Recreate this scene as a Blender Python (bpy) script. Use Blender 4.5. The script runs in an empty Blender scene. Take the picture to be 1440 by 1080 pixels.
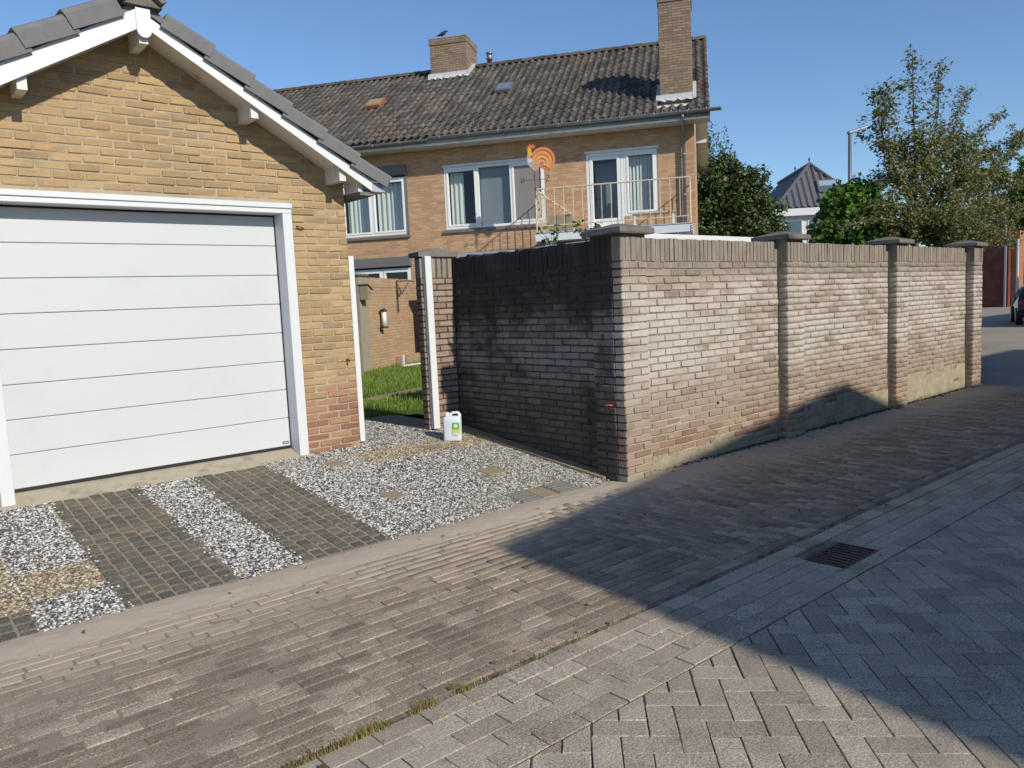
import bpy, bmesh, math, random
import numpy as np
from mathutils import Vector, Matrix
random.seed(7); RNG = np.random.default_rng(11)
SC = bpy.context.scene
COL = SC.collection

# ------------------------------------------------------------------ camera
# world: X runs along the street (to the far right), Y across it, Z up; metres
CAM = np.array([0.0, 0.0, 1.56])
CM = np.array([[0.75965668, -0.10122495, 0.64239803],
               [-0.64868058, -0.04775547, 0.759561],
               [-0.04620851, -0.99371672, -0.10194042]])   # columns: right, down, forward
FPX = 1085.0
cd = bpy.data.cameras.new('camera'); cam = bpy.data.objects.new('camera', cd); COL.objects.link(cam)
cd.sensor_width = 36; cd.sensor_fit = 'HORIZONTAL'; cd.lens = FPX / 1440 * 36
cd.clip_start = 0.05; cd.clip_end = 2000
r_, d_, f_ = CM[:, 0], CM[:, 1], CM[:, 2]
cam.matrix_world = Matrix(((r_[0], -d_[0], -f_[0], CAM[0]), (r_[1], -d_[1], -f_[1], CAM[1]),
                           (r_[2], -d_[2], -f_[2], CAM[2]), (0, 0, 0, 1)))
SC.camera = cam
# ------------------------------------------------------------------ light
SUN_EL, SUN_OFF = math.radians(30.0), math.radians(-1.7)
w = bpy.data.worlds.new('World'); SC.world = w; w.use_nodes = True
wn = w.node_tree
sky = wn.nodes.new('ShaderNodeTexSky'); sky.sky_type = 'NISHITA'; sky.sun_disc = False
sky.sun_elevation = SUN_EL; sky.sun_rotation = math.pi + SUN_OFF
sky.air_density = 1.0; sky.dust_density = 0.0; sky.ozone_density = 5.5
wn.links.new(sky.outputs[0], wn.nodes['Background'].inputs[0])
wn.nodes['Background'].inputs[1].default_value = 0.15
sl = bpy.data.lights.new('sun', 'SUN'); so = bpy.data.objects.new('sun', sl); COL.objects.link(so)
sl.energy = 4.7; sl.angle = math.radians(0.9); sl.color = (1.0, 0.925, 0.80)
S = Vector((-math.sin(SUN_OFF) * math.cos(SUN_EL), -math.cos(SUN_OFF) * math.cos(SUN_EL), math.sin(SUN_EL)))
so.rotation_euler = S.to_track_quat('Z', 'Y').to_euler(); so.location = (0, -20, 30)
SC.view_settings.view_transform = 'Standard'; SC.view_settings.look = 'None'
SC.view_settings.exposure = -0.12; SC.view_settings.gamma = 1.0

# ------------------------------------------------------------------ helpers
def proj(P):
    c = CM.T @ (np.asarray(P, float) - CAM)
    if c[2] < 0.05: return None
    return (720 + FPX * c[0] / c[2], 540 + FPX * c[1] / c[2], c[2])
def ray(p): return CM @ np.array([p[0] - 720, p[1] - 540, FPX], float)
def at_y(px, py, y): d = ray((px, py)); return Vector(CAM + d * (y / d[1]))
def at_z(px, py, z): d = ray((px, py)); return Vector(CAM + d * ((z - CAM[2]) / d[2]))
def at_d(px, py, dep): d = ray((px, py)); return Vector(CAM + d / FPX * dep)

WM = {}
def par(o, p):
    if p is None: return
    o.parent = p
    o.matrix_parent_inverse = WM.get(p.name, Matrix()).inverted()
def tag(o, label=None, cat=None, group=None, kind=None):
    if label: o['label'] = label
    if cat: o['category'] = cat
    if group: o['group'] = group
    if kind: o['kind'] = kind
    return o
def empty(name, loc=(0, 0, 0), rz=0.0, label=None, cat=None, group=None):
    o = bpy.data.objects.new(name, None); COL.objects.link(o)
    o.location = loc; o.rotation_euler = (0, 0, rz); o.empty_display_size = 0.2
    WM[o.name] = Matrix.Translation(loc) @ Matrix.Rotation(rz, 4, 'Z')
    return tag(o, label, cat, group)

class MB:
    """collects shapes into one mesh; xf maps local points to the mesh's space"""
    def __init__(s, xf=None): s.v = []; s.f = []; s.xf = xf
    def add(s, vs, fs):
        b = len(s.v)
        for q in vs:
            q = Vector(q); s.v.append(tuple(s.xf @ q) if s.xf else tuple(q))
        s.f += [tuple(i + b for i in f) for f in fs]; return s
    def box(s, a, b, bev=0.0, jit=0.0):
        x0, y0, z0 = a; x1, y1, z1 = b
        if bev <= 0:
            vs = [(x0, y0, z0), (x1, y0, z0), (x1, y1, z0), (x0, y1, z0), (x0, y0, z1), (x1, y0, z1), (x1, y1, z1), (x0, y1, z1)]
            return s.add(vs, [(3, 2, 1, 0), (4, 5, 6, 7), (0, 1, 5, 4), (1, 2, 6, 5), (2, 3, 7, 6), (3, 0, 4, 7)])
        V, F = cbox((x1 - x0), (y1 - y0), (z1 - z0), bev)
        c = ((x0 + x1) / 2, (y0 + y1) / 2, (z0 + z1) / 2)
        return s.add([(v[0] + c[0], v[1] + c[1], v[2] + c[2]) for v in V], F)
    def prism(s, poly, axis, a, b):
        """poly: 2-D outline (ccw or not), extruded along axis from a to b"""
        n = len(poly)
        def P(p, t):
            if axis == 'y': return (p[0], t, p[1])
            if axis == 'x': return (t, p[0], p[1])
            return (p[0], p[1], t)
        vs = [P(p, a) for p in poly] + [P(p, b) for p in poly]
        fs = [tuple(range(n)), tuple(range(2 * n - 1, n - 1, -1))] + [(i, (i + 1) % n, n + (i + 1) % n, n + i)[::-1] for i in range(n)]
        return s.add(vs, fs)
    def tube(s, pts, rad, n=8, caps=True):
        pts = [Vector(p) for p in pts]; k = len(pts)
        rad = list(rad) if hasattr(rad, '__len__') else [rad] * k
        vs = []; prev = None
        for i, p in enumerate(pts):
            t = (pts[min(i + 1, k - 1)] - pts[max(i - 1, 0)]).normalized()
            if prev is None:
                prev = t.orthogonal().normalized()
            u = (prev - t * prev.dot(t))
            u = u.normalized() if u.length > 1e-6 else t.orthogonal().normalized()
            prev = u; v = t.cross(u)
            for j in range(n):
                a = 2 * math.pi * j / n; vs.append(p + (u * math.cos(a) + v * math.sin(a)) * rad[i])
        fs = [(i * n + j, i * n + (j + 1) % n, (i + 1) * n + (j + 1) % n, (i + 1) * n + j) for i in range(k - 1) for j in range(n)]
        if caps: fs += [tuple(range(n))[::-1], tuple((k - 1) * n + j for j in range(n))]
        return s.add(vs, fs)
    def lathe(s, prof, c, n=16):
        vs = [(c[0] + r * math.cos(2 * math.pi * j / n), c[1] + r * math.sin(2 * math.pi * j / n), c[2] + z) for r, z in prof for j in range(n)]
        k = len(prof)
        fs = [(i * n + j, i * n + (j + 1) % n, (i + 1) * n + (j + 1) % n, (i + 1) * n + j) for i in range(k - 1) for j in range(n)]
        fs += [tuple(range(n))[::-1], tuple((k - 1) * n + j for j in range(n))]
        return s.add(vs, fs)
    def build(s, name, mat, parent=None, smooth=False, **t):
        me = bpy.data.meshes.new(name); me.from_pydata(s.v, [], s.f)
        bm = bmesh.new(); bm.from_mesh(me); bmesh.ops.recalc_face_normals(bm, faces=bm.faces); bm.to_mesh(me); bm.free()
        me.materials.append(mat)
        if smooth: me.polygons.foreach_set('use_smooth', [True] * len(me.polygons))
        o = bpy.data.objects.new(name, me); COL.objects.link(o)
        if parent is not None:
            par(o, parent)
            if parent.get('_local'): o.matrix_parent_inverse = Matrix()
        WM[o.name] = (WM[parent.name] if (parent is not None and parent.get('_local')) else Matrix())
        if parent is not None and parent.get('_local'): o['_local'] = 1
        return tag(o, **t)

def cbox(L, D, H, b):
    x, y, z = L / 2, D / 2, H / 2
    V = []; idx = {}
    for sx in (-1, 1):
        for sy in (-1, 1):
            for sz in (-1, 1):
                for ax in range(3):
                    p = [sx * (x - b), sy * (y - b), sz * (z - b)]
                    p[ax] = (sx * x, sy * y, sz * z)[ax]
                    idx[(sx, sy, sz, ax)] = len(V); V.append(tuple(p))
    F = []
    for ax in range(3):
        o1, o2 = [(1, 2), (0, 2), (0, 1)][ax]
        for s_ in (-1, 1):
            q = []
            for a, c in ((-1, -1), (1, -1), (1, 1), (-1, 1)):
                k = [0, 0, 0]; k[ax] = s_; k[o1] = a; k[o2] = c
                q.append(idx[(k[0], k[1], k[2], ax)])
            F.append(tuple(q))
    for ax in range(3):            # edge chamfers run along ax
        o1, o2 = [(1, 2), (0, 2), (0, 1)][ax]
        for a in (-1, 1):
            for c in (-1, 1):
                k0 = [0, 0, 0]; k0[o1] = a; k0[o2] = c; k1 = list(k0); k0[ax] = -1; k1[ax] = 1
                F.append((idx[(*k0, o1)], idx[(*k1, o1)], idx[(*k1, o2)], idx[(*k0, o2)]))
    for sx in (-1, 1):
        for sy in (-1, 1):
            for sz in (-1, 1): F.append(tuple(idx[(sx, sy, sz, a)] for a in range(3)))
    return V, F

VARS = {}
def variants(key, L, D, H, bev, jit, n=6, dome=0.0):
    """n slightly uneven bricks of one size, as shared mesh data"""
    out = []
    for k in range(n):
        V, F = cbox(L, D, H, bev)
        V = [tuple(c + random.uniform(-jit, jit) * (.45 if (dome and ax == 2) else 1) for ax, c in enumerate(v)) for v in V]
        if dome:
            tf = max(F, key=lambda f: sum(V[i][2] for i in f) / len(f) if len(f) == 4 else -9); F = [f for f in F if f is not tf]
            V.append((random.uniform(-.2, .2) * L, random.uniform(-.1, .1) * D, H / 2 + dome * random.uniform(.4, 1.2))); ci = len(V) - 1
            F += [(tf[q], tf[(q + 1) % 4], ci) for q in range(4)]
        me = bpy.data.meshes.new(key); me.from_pydata(V, [], F)
        bm = bmesh.new(); bm.from_mesh(me); bmesh.ops.recalc_face_normals(bm, faces=bm.faces); bm.to_mesh(me); bm.free()
        out.append(me)
    VARS[key] = out
    return out
def mesh_np(me):
    V = np.empty(len(me.vertices) * 3); me.vertices.foreach_get('co', V)
    Lp = np.empty(len(me.loops), np.int32); me.loops.foreach_get('vertex_index', Lp)
    tt = np.empty(len(me.polygons), np.int32); me.polygons.foreach_get('loop_total', tt)
    return V.reshape(-1, 3), Lp, tt
def np_mesh(name, V, Lp, tt, mat, smooth=False):
    me = bpy.data.meshes.new(name)
    me.vertices.add(len(V)); me.vertices.foreach_set('co', np.ascontiguousarray(V, dtype=np.float32).ravel())
    me.loops.add(len(Lp)); me.loops.foreach_set('vertex_index', Lp.astype(np.int32))
    st = np.concatenate(([0], np.cumsum(tt)[:-1])).astype(np.int32)
    me.polygons.add(len(tt)); me.polygons.foreach_set('loop_start', st); me.polygons.foreach_set('loop_total', tt.astype(np.int32))
    if smooth: me.polygons.foreach_set('use_smooth', np.ones(len(tt), bool))
    me.update(calc_edges=True); me.validate()
    me.materials.append(mat)
    o = bpy.data.objects.new(name, me); COL.objects.link(o); return o
def stamp(name, V, Lp, tt, mats4, mat, parent=None, kind='stuff', smooth=False):
    """many transformed copies (mats4: n x 4 x 4) of one small mesh, joined into one mesh"""
    n = len(mats4); M4 = np.asarray(mats4)
    W = np.einsum('nij,vj->nvi', M4[:, :3, :3], V) + M4[:, None, :3, 3]
    LL = (Lp[None, :] + (np.arange(n) * len(V))[:, None]).ravel()
    o = np_mesh(name, W.reshape(-1, 3), LL, np.tile(tt, n), mat, smooth)
    par(o, parent)
    if kind: o['kind'] = kind
    return o
def place(name, items, mat, parent, limit=300, rest='masonry'):
    """items: (variant key, 4x4 Matrix). The largest in the photo become objects of their own, the rest one mesh."""
    sc = []
    for k, (key, m) in enumerate(items):
        p = proj(m.translation)
        if p is None: s = -p_far(m)
        else:
            ins = -40 < p[0] < 1480 and -40 < p[1] < 1120
            s = (1000 if ins else 0) + 100 / p[2]
        sc.append((s, k))
    sc.sort(reverse=True)
    big = set(k for _, k in sc[:limit])
    pinv = WM.get(parent.name, Matrix()).inverted()
    rem = []
    for k, (key, m) in enumerate(items):
        me = VARS[key][k % len(VARS[key])]
        if k in big:
            me = with_mat(me, mat)
            o = bpy.data.objects.new(name, me); COL.objects.link(o)
            o.parent = parent; o.matrix_parent_inverse = pinv
            o.matrix_basis = m
        else: rem.append((me, m))
    if rem:
        groups = {}
        for me, m in rem: groups.setdefault(me.name, (me, []))[1].append(np.array(m))
        Vs, Ls, Ts, off = [], [], [], 0
        for me, ms in groups.values():
            V, Lp, tt = mesh_np(me); M4 = np.array(ms)
            W = np.einsum('nij,vj->nvi', M4[:, :3, :3], V) + M4[:, None, :3, 3]
            Ls.append((Lp[None] + (np.arange(len(ms)) * len(V))[:, None]).ravel() + off); off += W.shape[0] * W.shape[1]
            Vs.append(W.reshape(-1, 3)); Ts.append(np.tile(tt, len(ms)))
        o = np_mesh(rest, np.concatenate(Vs), np.concatenate(Ls), np.concatenate(Ts), mat)
        par(o, parent); o['kind'] = 'stuff'
MCACHE = {}
def with_mat(me, mat):
    k = (me.name, mat.name)
    if k not in MCACHE:
        c = me.copy(); c.materials.clear(); c.materials.append(mat); MCACHE[k] = c
    return MCACHE[k]
def p_far(m): return (m.translation - Vector(CAM)).length

def basis(x, y, z, loc):
    m = Matrix.Identity(4)
    for i in range(3): m[i][0] = x[i]; m[i][1] = y[i]; m[i][2] = z[i]; m[i][3] = loc[i]
    return m
def courses(z0, z1, ch, pitch, segs, joint=0.011, first=0, shift=0.0):
    """running bond: yields (centre u, centre z, length) ; segs(z) -> list of (u0,u1)"""
    out = []; i = 0; z = z0
    while z + ch * 0.5 < z1:
        zc = z + ch / 2; off = ((i + first) % 2) * pitch / 2 + shift + random.uniform(-.006, .006)
        for (a, b) in segs(zc):
            k = math.floor((a - off) / pitch); edges = [a]
            while True:
                k += 1; e = off + k * pitch
                if e >= b - 0.035: break
                if e > a + 0.035: edges.append(e)
            edges.append(b)
            for e0, e1 in zip(edges, edges[1:]): out.append(((e0 + e1) / 2, zc, e1 - e0 - joint))
        z += ch; i += 1
    return out

# ------------------------------------------------------------------ materials
class G:
    def __init__(s, name, rough=0.85, spec=0.3):
        s.m = bpy.data.materials.new(name); s.m.use_nodes = True; s.t = s.m.node_tree
        s.b = s.t.nodes['Principled BSDF']; s.b.inputs['Roughness'].default_value = rough
        s.b.inputs['Specular IOR Level'].default_value = spec
    def set(s, sock, v):
        if isinstance(v, bpy.types.NodeSocket): s.t.links.new(v, sock)
        else:
            if sock.type == 'RGBA' and len(v) == 3: v = (*v, 1)
            sock.default_value = v
    def a(s, typ, ins=None, **props):
        n = s.t.nodes.new('ShaderNode' + typ)
        for k, v in props.items(): setattr(n, k, v)
        for k, v in (ins or {}).items(): s.set(n.inputs[k], v)
        return n
    def pos(s): return s.a('NewGeometry').outputs['Position']
    def obj(s): return s.a('TexCoord').outputs['Object']
    def xyz(s, v): n = s.a('SeparateXYZ', {0: v}); return n.outputs[0], n.outputs[1], n.outputs[2]
    def noise(s, scale, vec=None, detail=4, rough=.6, stretch=None):
        vec = vec or s.pos()
        if stretch: vec = s.a('VectorMath', {0: vec, 1: stretch}, operation='MULTIPLY').outputs[0]
        return s.a('TexNoise', {'Vector': vec, 'Scale': scale, 'Detail': detail, 'Roughness': rough}).outputs[0]
    def ramp(s, f, stops, interp='LINEAR'):
        n = s.a('ValToRGB', {0: f}); cr = n.color_ramp; cr.interpolation = interp
        while len(cr.elements) < len(stops): cr.elements.new(0.5)
        for e, (p, c) in zip(cr.elements, stops): e.position = p; e.color = (*c, 1)
        return n.outputs[0]
    def mix(s, f, a, b, mode='MIX'):
        n = s.t.nodes.new('ShaderNodeMix'); n.data_type = 'RGBA'; n.blend_type = mode
        s.set(n.inputs[0], f); s.set(n.inputs[6], a); s.set(n.inputs[7], b); return n.outputs[2]
    def ma(s, op, a, b=0.0, clamp=False):
        n = s.a('Math', {0: a, 1: b}, operation=op); n.use_clamp = clamp; return n.outputs[0]
    def sm(s, v, a, b):
        n = s.a('MapRange', {0: v, 1: a, 2: b, 3: 0.0, 4: 1.0}); n.interpolation_type = 'SMOOTHSTEP'; return n.outputs[0]
    def rnd(s):
        x = s.ma('ADD', s.a('ObjectInfo').outputs['Random'], s.a('NewGeometry').outputs['Random Per Island'])
        return s.ma('FRACT', x)
    def bump(s, h, strength=.5, dist=.01):
        s.t.links.new(s.a('Bump', {'Height': h, 'Strength': strength, 'Distance': dist}).outputs[0], s.b.inputs['Normal']); return s
    def col(s, c): s.set(s.b.inputs['Base Color'], c); return s
    def inp(s, k, v): s.set(s.b.inputs[k], v); return s
def plain(name, c, rough=.6, var=.12, scale=6, bump=0.0, spec=.4, metal=0.0, dirt=None):
    g = G(name, rough, spec)
    n = g.noise(scale); k = g.ma('ADD', g.ma('MULTIPLY', n, 2 * var), 1 - var)
    cc = g.mix(1.0, c, g.a('CombineColor', {0: k, 1: k, 2: k}).outputs[0], 'MULTIPLY')
    if dirt: cc = g.mix(g.sm(g.noise(dirt[1], detail=6), .52, .75), cc, dirt[0])
    g.col(cc).inp('Metallic', metal)
    if bump: g.bump(g.noise(scale * 12, detail=6), bump, .004)
    return g.m

def m_wallbrick(name, soot=False):
    g = G(name, .86, .25); r = g.rnd(); p = g.pos(); x, y, z = g.xyz(p)
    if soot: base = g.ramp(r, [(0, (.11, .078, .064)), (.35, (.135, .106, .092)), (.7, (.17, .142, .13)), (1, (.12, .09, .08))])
    else: base = g.ramp(r, [(0, (.27, .20, .15)), (.35, (.335, .26, .203)), (.65, (.38, .302, .242)), (1, (.30, .23, .18))])
    nb = g.noise(2.0, p, 4, .6, (.6, .6, 1.5)); nm = g.noise(7, p, 5, .7); nf = g.noise(160, p, 3)
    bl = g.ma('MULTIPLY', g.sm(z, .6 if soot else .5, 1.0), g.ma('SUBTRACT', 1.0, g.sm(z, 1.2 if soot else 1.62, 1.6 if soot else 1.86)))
    k = g.sm(g.ma('ADD', nb, g.ma('ADD', g.ma('MULTIPLY', r, .16), g.ma('MULTIPLY', nm, .35))), .52, .84)
    bl = g.ma('MULTIPLY', bl, k)
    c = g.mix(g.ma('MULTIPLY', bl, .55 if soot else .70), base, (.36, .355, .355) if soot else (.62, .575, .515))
    if not soot:
        low = g.ma('MULTIPLY', g.ma('SUBTRACT', 1.0, g.sm(z, .18, .55)), .75)
        c = g.mix(low, c, g.ramp(r, [(0, (.23, .125, .085)), (.5, (.34, .215, .15)), (1, (.40, .30, .22))]))
        c = g.mix(g.ma('MULTIPLY', g.ma('SUBTRACT', 1.0, g.sm(z, .02, .2)), g.sm(nm, .4, .6)), c, (.36, .34, .24))
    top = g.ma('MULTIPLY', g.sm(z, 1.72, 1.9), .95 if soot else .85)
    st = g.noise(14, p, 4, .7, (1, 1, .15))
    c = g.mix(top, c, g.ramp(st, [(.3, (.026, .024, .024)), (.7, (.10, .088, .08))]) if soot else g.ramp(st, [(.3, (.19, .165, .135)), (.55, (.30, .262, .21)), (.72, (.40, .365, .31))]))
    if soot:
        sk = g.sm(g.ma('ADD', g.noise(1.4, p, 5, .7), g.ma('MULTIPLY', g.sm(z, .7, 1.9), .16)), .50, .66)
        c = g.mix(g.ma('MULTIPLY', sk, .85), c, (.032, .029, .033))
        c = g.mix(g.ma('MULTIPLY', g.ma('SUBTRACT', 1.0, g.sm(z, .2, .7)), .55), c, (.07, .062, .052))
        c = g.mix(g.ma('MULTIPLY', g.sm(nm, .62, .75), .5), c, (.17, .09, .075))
    c = g.mix(g.ma('MULTIPLY', g.sm(nm, .35, .7), .28), c, g.mix(.5, c, (.10, .08, .065)))
    c = g.mix(.35, c, g.mix(1.0, c, g.ramp(nf, [(.25, (.55, .55, .55)), (.75, (1.3, 1.3, 1.3))]), 'MULTIPLY'))
    g.col(c); g.bump(g.ma('ADD', nf, g.ma('MULTIPLY', g.noise(40, p, 4), 1.3)), .55, .004); return g.m
def m_pillar():
    g = G('brown_pillar_brick', .88, .25); p = g.pos(); c = g.ramp(g.rnd(), [(0, (.22, .15, .105)), (.5, (.29, .21, .155)), (1, (.35, .27, .21))])
    c = g.mix(g.ma('MULTIPLY', g.sm(g.noise(7, p, 5, .7), .45, .7), .4), c, (.16, .125, .095)); g.col(c).bump(g.noise(90, p, 5), .6, .005); return g.m
def m_mortar(name, c1, c2, lowc=None):
    g = G(name, .95, .15); p = g.pos(); x, y, z = g.xyz(p)
    c = g.ramp(g.noise(5, p, 6, .7), [(.3, c1), (.7, c2)])
    if lowc: c = g.mix(g.ma('SUBTRACT', 1.0, g.sm(z, .45, .85)), c, lowc)
    g.col(c).bump(g.noise(120, p, 4), .7, .004); return g.m
def m_garagebrick():
    g = G('yellow_brick', .88, .25); r = g.rnd(); p = g.pos(); x, y, z = g.xyz(p)
    base = g.ramp(r, [(0, (.33, .222, .115)), (.3, (.43, .293, .148)), (.6, (.475, .335, .172)), (.85, (.42, .27, .14)), (1, (.30, .215, .125))])
    nm = g.noise(6, p, 5, .7); nf = g.noise(150, p, 3)
    red = g.sm(g.ma('ADD', g.ma('SUBTRACT', .86, z), g.ma('MULTIPLY', g.ma('SUBTRACT', r, .5), .3)), -.02, .1)
    c = g.mix(red, base, g.ramp(r, [(0, (.24, .115, .08)), (.5, (.33, .17, .115)), (1, (.42, .245, .15))]))
    c = g.mix(g.ma('MULTIPLY', g.sm(nm, .48, .72), .45), c, (.25, .195, .13)); c = g.mix(g.ma('MULTIPLY', g.sm(g.noise(28, p, 5, .8), .55, .72), .4), c, (.62, .50, .33))
    dk = g.ma('MULTIPLY', g.sm(g.noise(.8, p, 4, .6), .45, .7), .4)
    c = g.mix(dk, c, (.26, .185, .095))
    c = g.mix(.35, c, g.mix(1.0, c, g.ramp(nf, [(.25, (.6, .6, .6)), (.75, (1.25, 1.25, 1.25))]), 'MULTIPLY'))
    g.col(c).bump(g.ma('ADD', nf, g.ma('MULTIPLY', g.noise(35, p, 4), 1.6)), .6, .005); return g.m
def m_paver(name, stops, sand=True, dark=.5):
    g = G(name, .9, .2); r = g.rnd(); p = g.pos(); x, y, z = g.xyz(p)
    c = g.ramp(r, stops); nm = g.noise(3.2, p, 5, .65); ng = g.noise(26, p, 5, .75); nf = g.noise(125, p, 4, .9)
    c = g.mix(g.ma('MULTIPLY', g.sm(nm, .42, .7), dark), c, g.mix(.55, c, (.10, .092, .08)))
    c = g.mix(g.ma('MULTIPLY', g.sm(ng, .56, .74), .45), c, (.55, .49, .42))
    c = g.mix(g.ma('MULTIPLY', g.sm(ng, .30, .42), -.45), c, (.1, .09, .08)) if False else c
    c = g.mix(.75, c, g.mix(1.0, c, g.ramp(nf, [(.40, (.34, .34, .34)), (.5, (.96, .96, .96)), (.60, (1.8, 1.76, 1.66))]), 'MULTIPLY'))
    if sand == 2: c = g.mix(g.ma('MULTIPLY', g.sm(g.noise(2.2, p, 5), .5, .72), .5), c, (.24, .185, .115))
    elif sand:
        dk = g.sm(g.ma('ADD', y, g.ma('MULTIPLY', g.ma('SUBTRACT', nm, .5), 1.1)), 3.45, 4.15)
        c = g.mix(g.ma('MULTIPLY', dk, .85), c, (.46, .375, .28))
    else:
        dk = g.ma('MULTIPLY', g.sm(g.ma('ADD', g.noise(1.3, p, 5), g.ma('MULTIPLY', y, .06)), .55, .75), .5)
        c = g.mix(dk, c, (.42, .355, .265)); c = g.mix(g.ma('MULTIPLY', g.sm(g.noise(4.5, p, 6, .75), .60, .74), .55), c, (.12, .105, .085))
    g.col(c).bump(g.ma('ADD', g.ma('MULTIPLY', nf, .7), g.ma('MULTIPLY', ng, 1.2)), .7, .004); return g.m
def m_housebrick(name, c1, c2, mort, sx=.215, sz=.0625):
    g = G(name, .9, .2); o = g.obj(); x, y, z = g.xyz(o)
    v = g.a('CombineXYZ', {0: g.ma('ADD', x, y), 1: z, 2: 0.0}).outputs[0]
    b = g.a('TexBrick', {'Vector': v, 'Color1': (*c1, 1), 'Color2': (*c2, 1), 'Mortar': (*mort, 1), 'Scale': 1.0, 'Mortar Size': .0065, 'Mortar Smooth': .2, 'Bias': -.1, 'Brick Width': sx, 'Row Height': sz})
    c = g.mix(g.ma('MULTIPLY', g.sm(g.noise(1.5, o, 5, .7), .4, .75), .35), b.outputs[0], (.26, .185, .12))
    c = g.mix(.3, c, g.mix(1.0, c, g.ramp(g.noise(22, o, 4, .7), [(.3, (.6, .6, .6)), (.7, (1.3, 1.3, 1.3))]), 'MULTIPLY'))
    g.col(c); h = g.ma('SUBTRACT', g.ma('MULTIPLY', g.noise(60, o), .4), b.outputs[1]); g.bump(h, .8, .008); return g.m
def m_tile():
    g = G('weathered_pantile', .8, .3); r = g.rnd(); p = g.pos()
    c = g.ramp(r, [(0, (.064, .055, .048)), (.5, (.098, .085, .074)), (1, (.142, .122, .103))])
    c = g.mix(g.ma('MULTIPLY', g.sm(g.noise(.9, p, 5, .7), .56, .70), .55), c, (.20, .115, .06))
    c = g.mix(g.ma('MULTIPLY', g.sm(g.noise(7, p, 5, .8), .56, .7), .45), c, (.17, .155, .12))
    g.col(c).bump(g.noise(50, p, 5), .5, .006); return g.m
def m_glass(name, tint=(.9, .93, .93)):
    m = bpy.data.materials.new(name); m.use_nodes = True; t = m.node_tree; t.nodes.clear()
    o = t.nodes.new('ShaderNodeOutputMaterial'); mx = t.nodes.new('ShaderNodeMixShader'); tr = t.nodes.new('ShaderNodeBsdfTransparent')
    gl = t.nodes.new('ShaderNodeBsdfGlossy'); fr = t.nodes.new('ShaderNodeFresnel')
    tr.inputs[0].default_value = (*tint, 1); gl.inputs['Roughness'].default_value = .015; fr.inputs[0].default_value = 1.65
    ge = t.nodes.new('ShaderNodeNewGeometry'); mu = t.nodes.new('ShaderNodeMath'); mu.operation = 'MULTIPLY'; iv = t.nodes.new('ShaderNodeMath'); iv.operation = 'SUBTRACT'; iv.inputs[0].default_value = 1.0
    t.links.new(ge.outputs['Backfacing'], iv.inputs[1]); t.links.new(fr.outputs[0], mu.inputs[0]); t.links.new(iv.outputs[0], mu.inputs[1]); t.links.new(mu.outputs[0], mx.inputs[0]); t.links.new(tr.outputs[0], mx.inputs[1]); t.links.new(gl.outputs[0], mx.inputs[2]); t.links.new(mx.outputs[0], o.inputs[0])
    return m
def m_leaf(name, stops, trans=.35, rough=.55):
    m = bpy.data.materials.new(name); m.use_nodes = True; g = G.__new__(G); g.m = m; g.t = m.node_tree; g.b = m.node_tree.nodes['Principled BSDF']
    c = g.ramp(g.rnd(), stops); c = g.mix(g.ma('MULTIPLY', g.sm(g.noise(1.6), .4, .65), .5), c, g.mix(1.0, c, (.62, .6, .55), 'MULTIPLY'))
    g.set(g.b.inputs['Base Color'], c); g.b.inputs['Roughness'].default_value = rough; g.b.inputs['Specular IOR Level'].default_value = .35
    tl = g.a('BsdfTranslucent', {0: c}); mx = g.a('MixShader', {0: trans}); g.t.links.new(g.b.outputs[0], mx.inputs[1]); g.t.links.new(tl.outputs[0], mx.inputs[2])
    g.t.links.new(mx.outputs[0], g.t.nodes['Material Output'].inputs[0]); return m

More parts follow.
